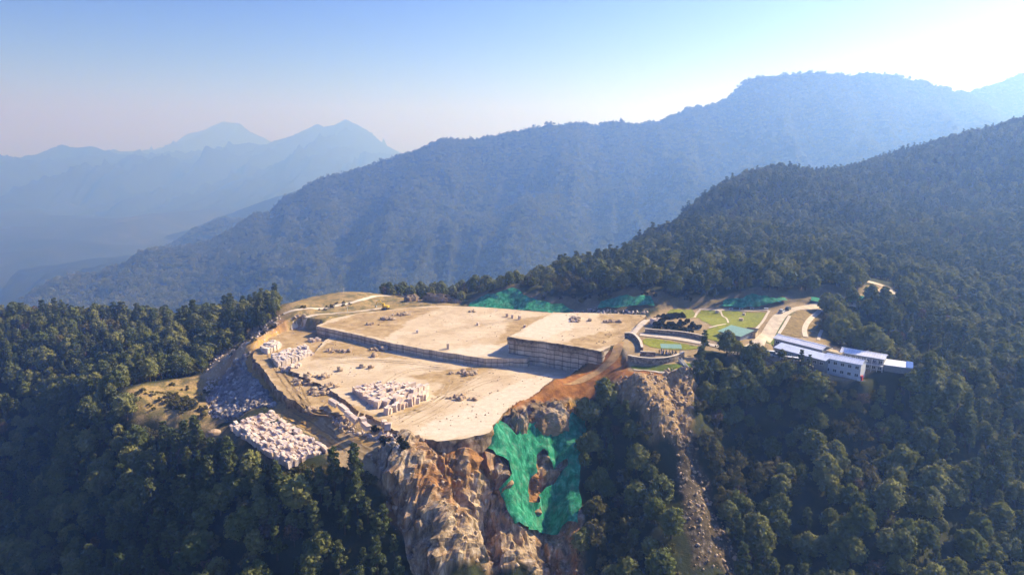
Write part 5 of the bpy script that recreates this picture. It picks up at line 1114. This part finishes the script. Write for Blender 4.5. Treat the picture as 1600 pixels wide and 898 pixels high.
def joined(name, parts):
    m = MB(); mats = []
    for me in parts:
        mi = len(mats); mats.append(me.materials[0]); m.add([v.co for v in me.vertices], [tuple(p.vertices) for p in me.polygons], mi)
    return bpy.data.objects.new(name, m.mesh(name, mats))
PC_ = bpy.data.collections.new('tree_kinds'); NHI = len(KINDS)
for i, (kd, nm, cm, tm) in enumerate(KINDS): PC_.objects.link(joined(f'kind_{i:02d}', [cm, tm]))
for i, me in enumerate(LOW): PC_.objects.link(bpy.data.objects.new(f'kind_{NHI + i:02d}', me))
def scatter(name, P, idx, rz, sc):
    me = bpy.data.meshes.new(name); me.vertices.add(len(P)); me.vertices.foreach_set('co', np.asarray(P, np.float32).ravel())
    for k_, t_, a in (('kind', 'INT', idx), ('turn', 'FLOAT', rz), ('size', 'FLOAT', sc)):
        q = me.attributes.new(k_, t_, 'POINT'); q.data.foreach_set('value', np.asarray(a, np.int32 if t_ == 'INT' else np.float32))
    o = link(name, me); ng = bpy.data.node_groups.new(name, 'GeometryNodeTree'); ng.interface.new_socket('Geometry', in_out='INPUT', socket_type='NodeSocketGeometry'); ng.interface.new_socket('Geometry', in_out='OUTPUT', socket_type='NodeSocketGeometry')
    N = ng.nodes; gi, go = N.new('NodeGroupInput'), N.new('NodeGroupOutput'); ip = N.new('GeometryNodeInstanceOnPoints'); ci = N.new('GeometryNodeCollectionInfo'); ci.inputs[0].default_value = PC_; ci.inputs[1].default_value = True; ci.inputs[2].default_value = True
    def att(nm_, ty):
        n = N.new('GeometryNodeInputNamedAttribute'); n.data_type = ty; n.inputs[0].default_value = nm_; return n.outputs[0]
    cx = N.new('ShaderNodeCombineXYZ'); ng.links.new(att('turn', 'FLOAT'), cx.inputs[2]); L_ = ng.links.new
    L_(gi.outputs[0], ip.inputs['Points']); L_(ci.outputs[0], ip.inputs['Instance']); ip.inputs['Pick Instance'].default_value = True; L_(att('kind', 'INT'), ip.inputs['Instance Index']); L_(cx.outputs[0], ip.inputs['Rotation']); L_(att('size', 'FLOAT'), ip.inputs['Scale']); L_(ip.outputs[0], go.inputs[0])
    o.modifiers.new('scatter', 'NODES').node_group = ng; return tag(o, kind='stuff')
rest = ~sel; far_ = TY > 420
lowk = np.where(kind < 4, rng.integers(0, 3, len(TX)), np.where(kind < 7, 3 + rng.integers(0, 2, len(TX)), 5)) + NHI
ki = np.where(far_, lowk, kind)
scatter('forest', np.c_[TX, TY, TZ - .15][rest], ki[rest], rot[rest], scl[rest])
print('TREES', len(TX), 'visible', int(vis.sum()))
# woods on the far mountains: clumps of crowns
def clump(seed):
    r = np.random.default_rng(seed); m = MB()
    for k_ in range(6):
        me = LOW[int(r.integers(6))]; a = r.uniform(0, 6.28); s_ = r.uniform(.8, 1.5); px, py = r.uniform(-6.5, 6.5, 2); c_, n_ = math.cos(a), math.sin(a)
        sub = list(me.polygons)[::3]; vv = []; ff = []
        for p in sub:
            b = len(vv); vv += [(px + s_ * (me.vertices[v].co.x * c_ - me.vertices[v].co.y * n_) * 1.3, py + s_ * (me.vertices[v].co.x * n_ + me.vertices[v].co.y * c_) * 1.3, s_ * me.vertices[v].co.z - 1.5) for v in p.vertices]; ff.append(tuple(range(b, b + len(p.vertices))))
        m.add(vv, ff)
    return m.mesh('clump', M['leaf_round'])
for i in range(4): PC_.objects.link(bpy.data.objects.new(f'kind_{NHI + len(LOW) + i:02d}', clump(i)))
pts, wts = [], []
for nm, step in (('mountain', 10.5), ('right_mountain', 17), ('valley_spur', 17)):
    X, Y, Zz, vv = MOUNT[nm]; i0 = int(np.searchsorted(vv, -.06))
    for i in range(i0, len(vv) - 1):
        for j in range(X.shape[1] - 1):
            A_ = math.hypot(X[i, j + 1] - X[i, j], Y[i, j + 1] - Y[i, j]) * math.hypot(X[i + 1, j] - X[i, j], Y[i + 1, j] - Y[i, j]); c = A_ / step ** 2; c = int(c) + (rng.random() < c - int(c))
            if vv[i] < .03: c += 1
            for _ in range(min(c, 6)):
                a, b = rng.random(2); pts.append([(G[i, j] * (1 - a) + G[i, j + 1] * a) * (1 - b) + (G[i + 1, j] * (1 - a) + G[i + 1, j + 1] * a) * b for G in (X, Y, Zz)])
pts = np.array(pts); pts[:, 2] += rng.normal(0, 2.5, len(pts)) - 1; q_ = proj(*pts.T); kk = (q_[0] > -60) & (q_[0] < 1660) & (rng.random(len(pts)) < .93 + .5 * fbm(pts[:, 0] / 120, pts[:, 1] / 120, s=4)); pts = pts[kk]; print('CLUMPS', len(pts))
scatter('distant_forest', pts, NHI + len(LOW) + rng.integers(0, 4, len(pts)), rng.uniform(0, 6.28, len(pts)), rng.uniform(.8, 1.35, len(pts)))

shrubs([(195,622),(250,604),(320,590),(335,610),(300,625),(240,640),(200,640)], 30, 'low dry shrub dotted over the yellow clearing on the left saddle', 'shrubs on the yellow clearing', .4, 1.1, SH2)

shrubs([(405,505),(434,492),(440,508),(405,535),(370,565),(352,565)], 22, 'scrubby bush on the bare bank between the left forest and the yard', 'bushes on the bank left of the yard', .5, 1.2, SH2 + SHR)
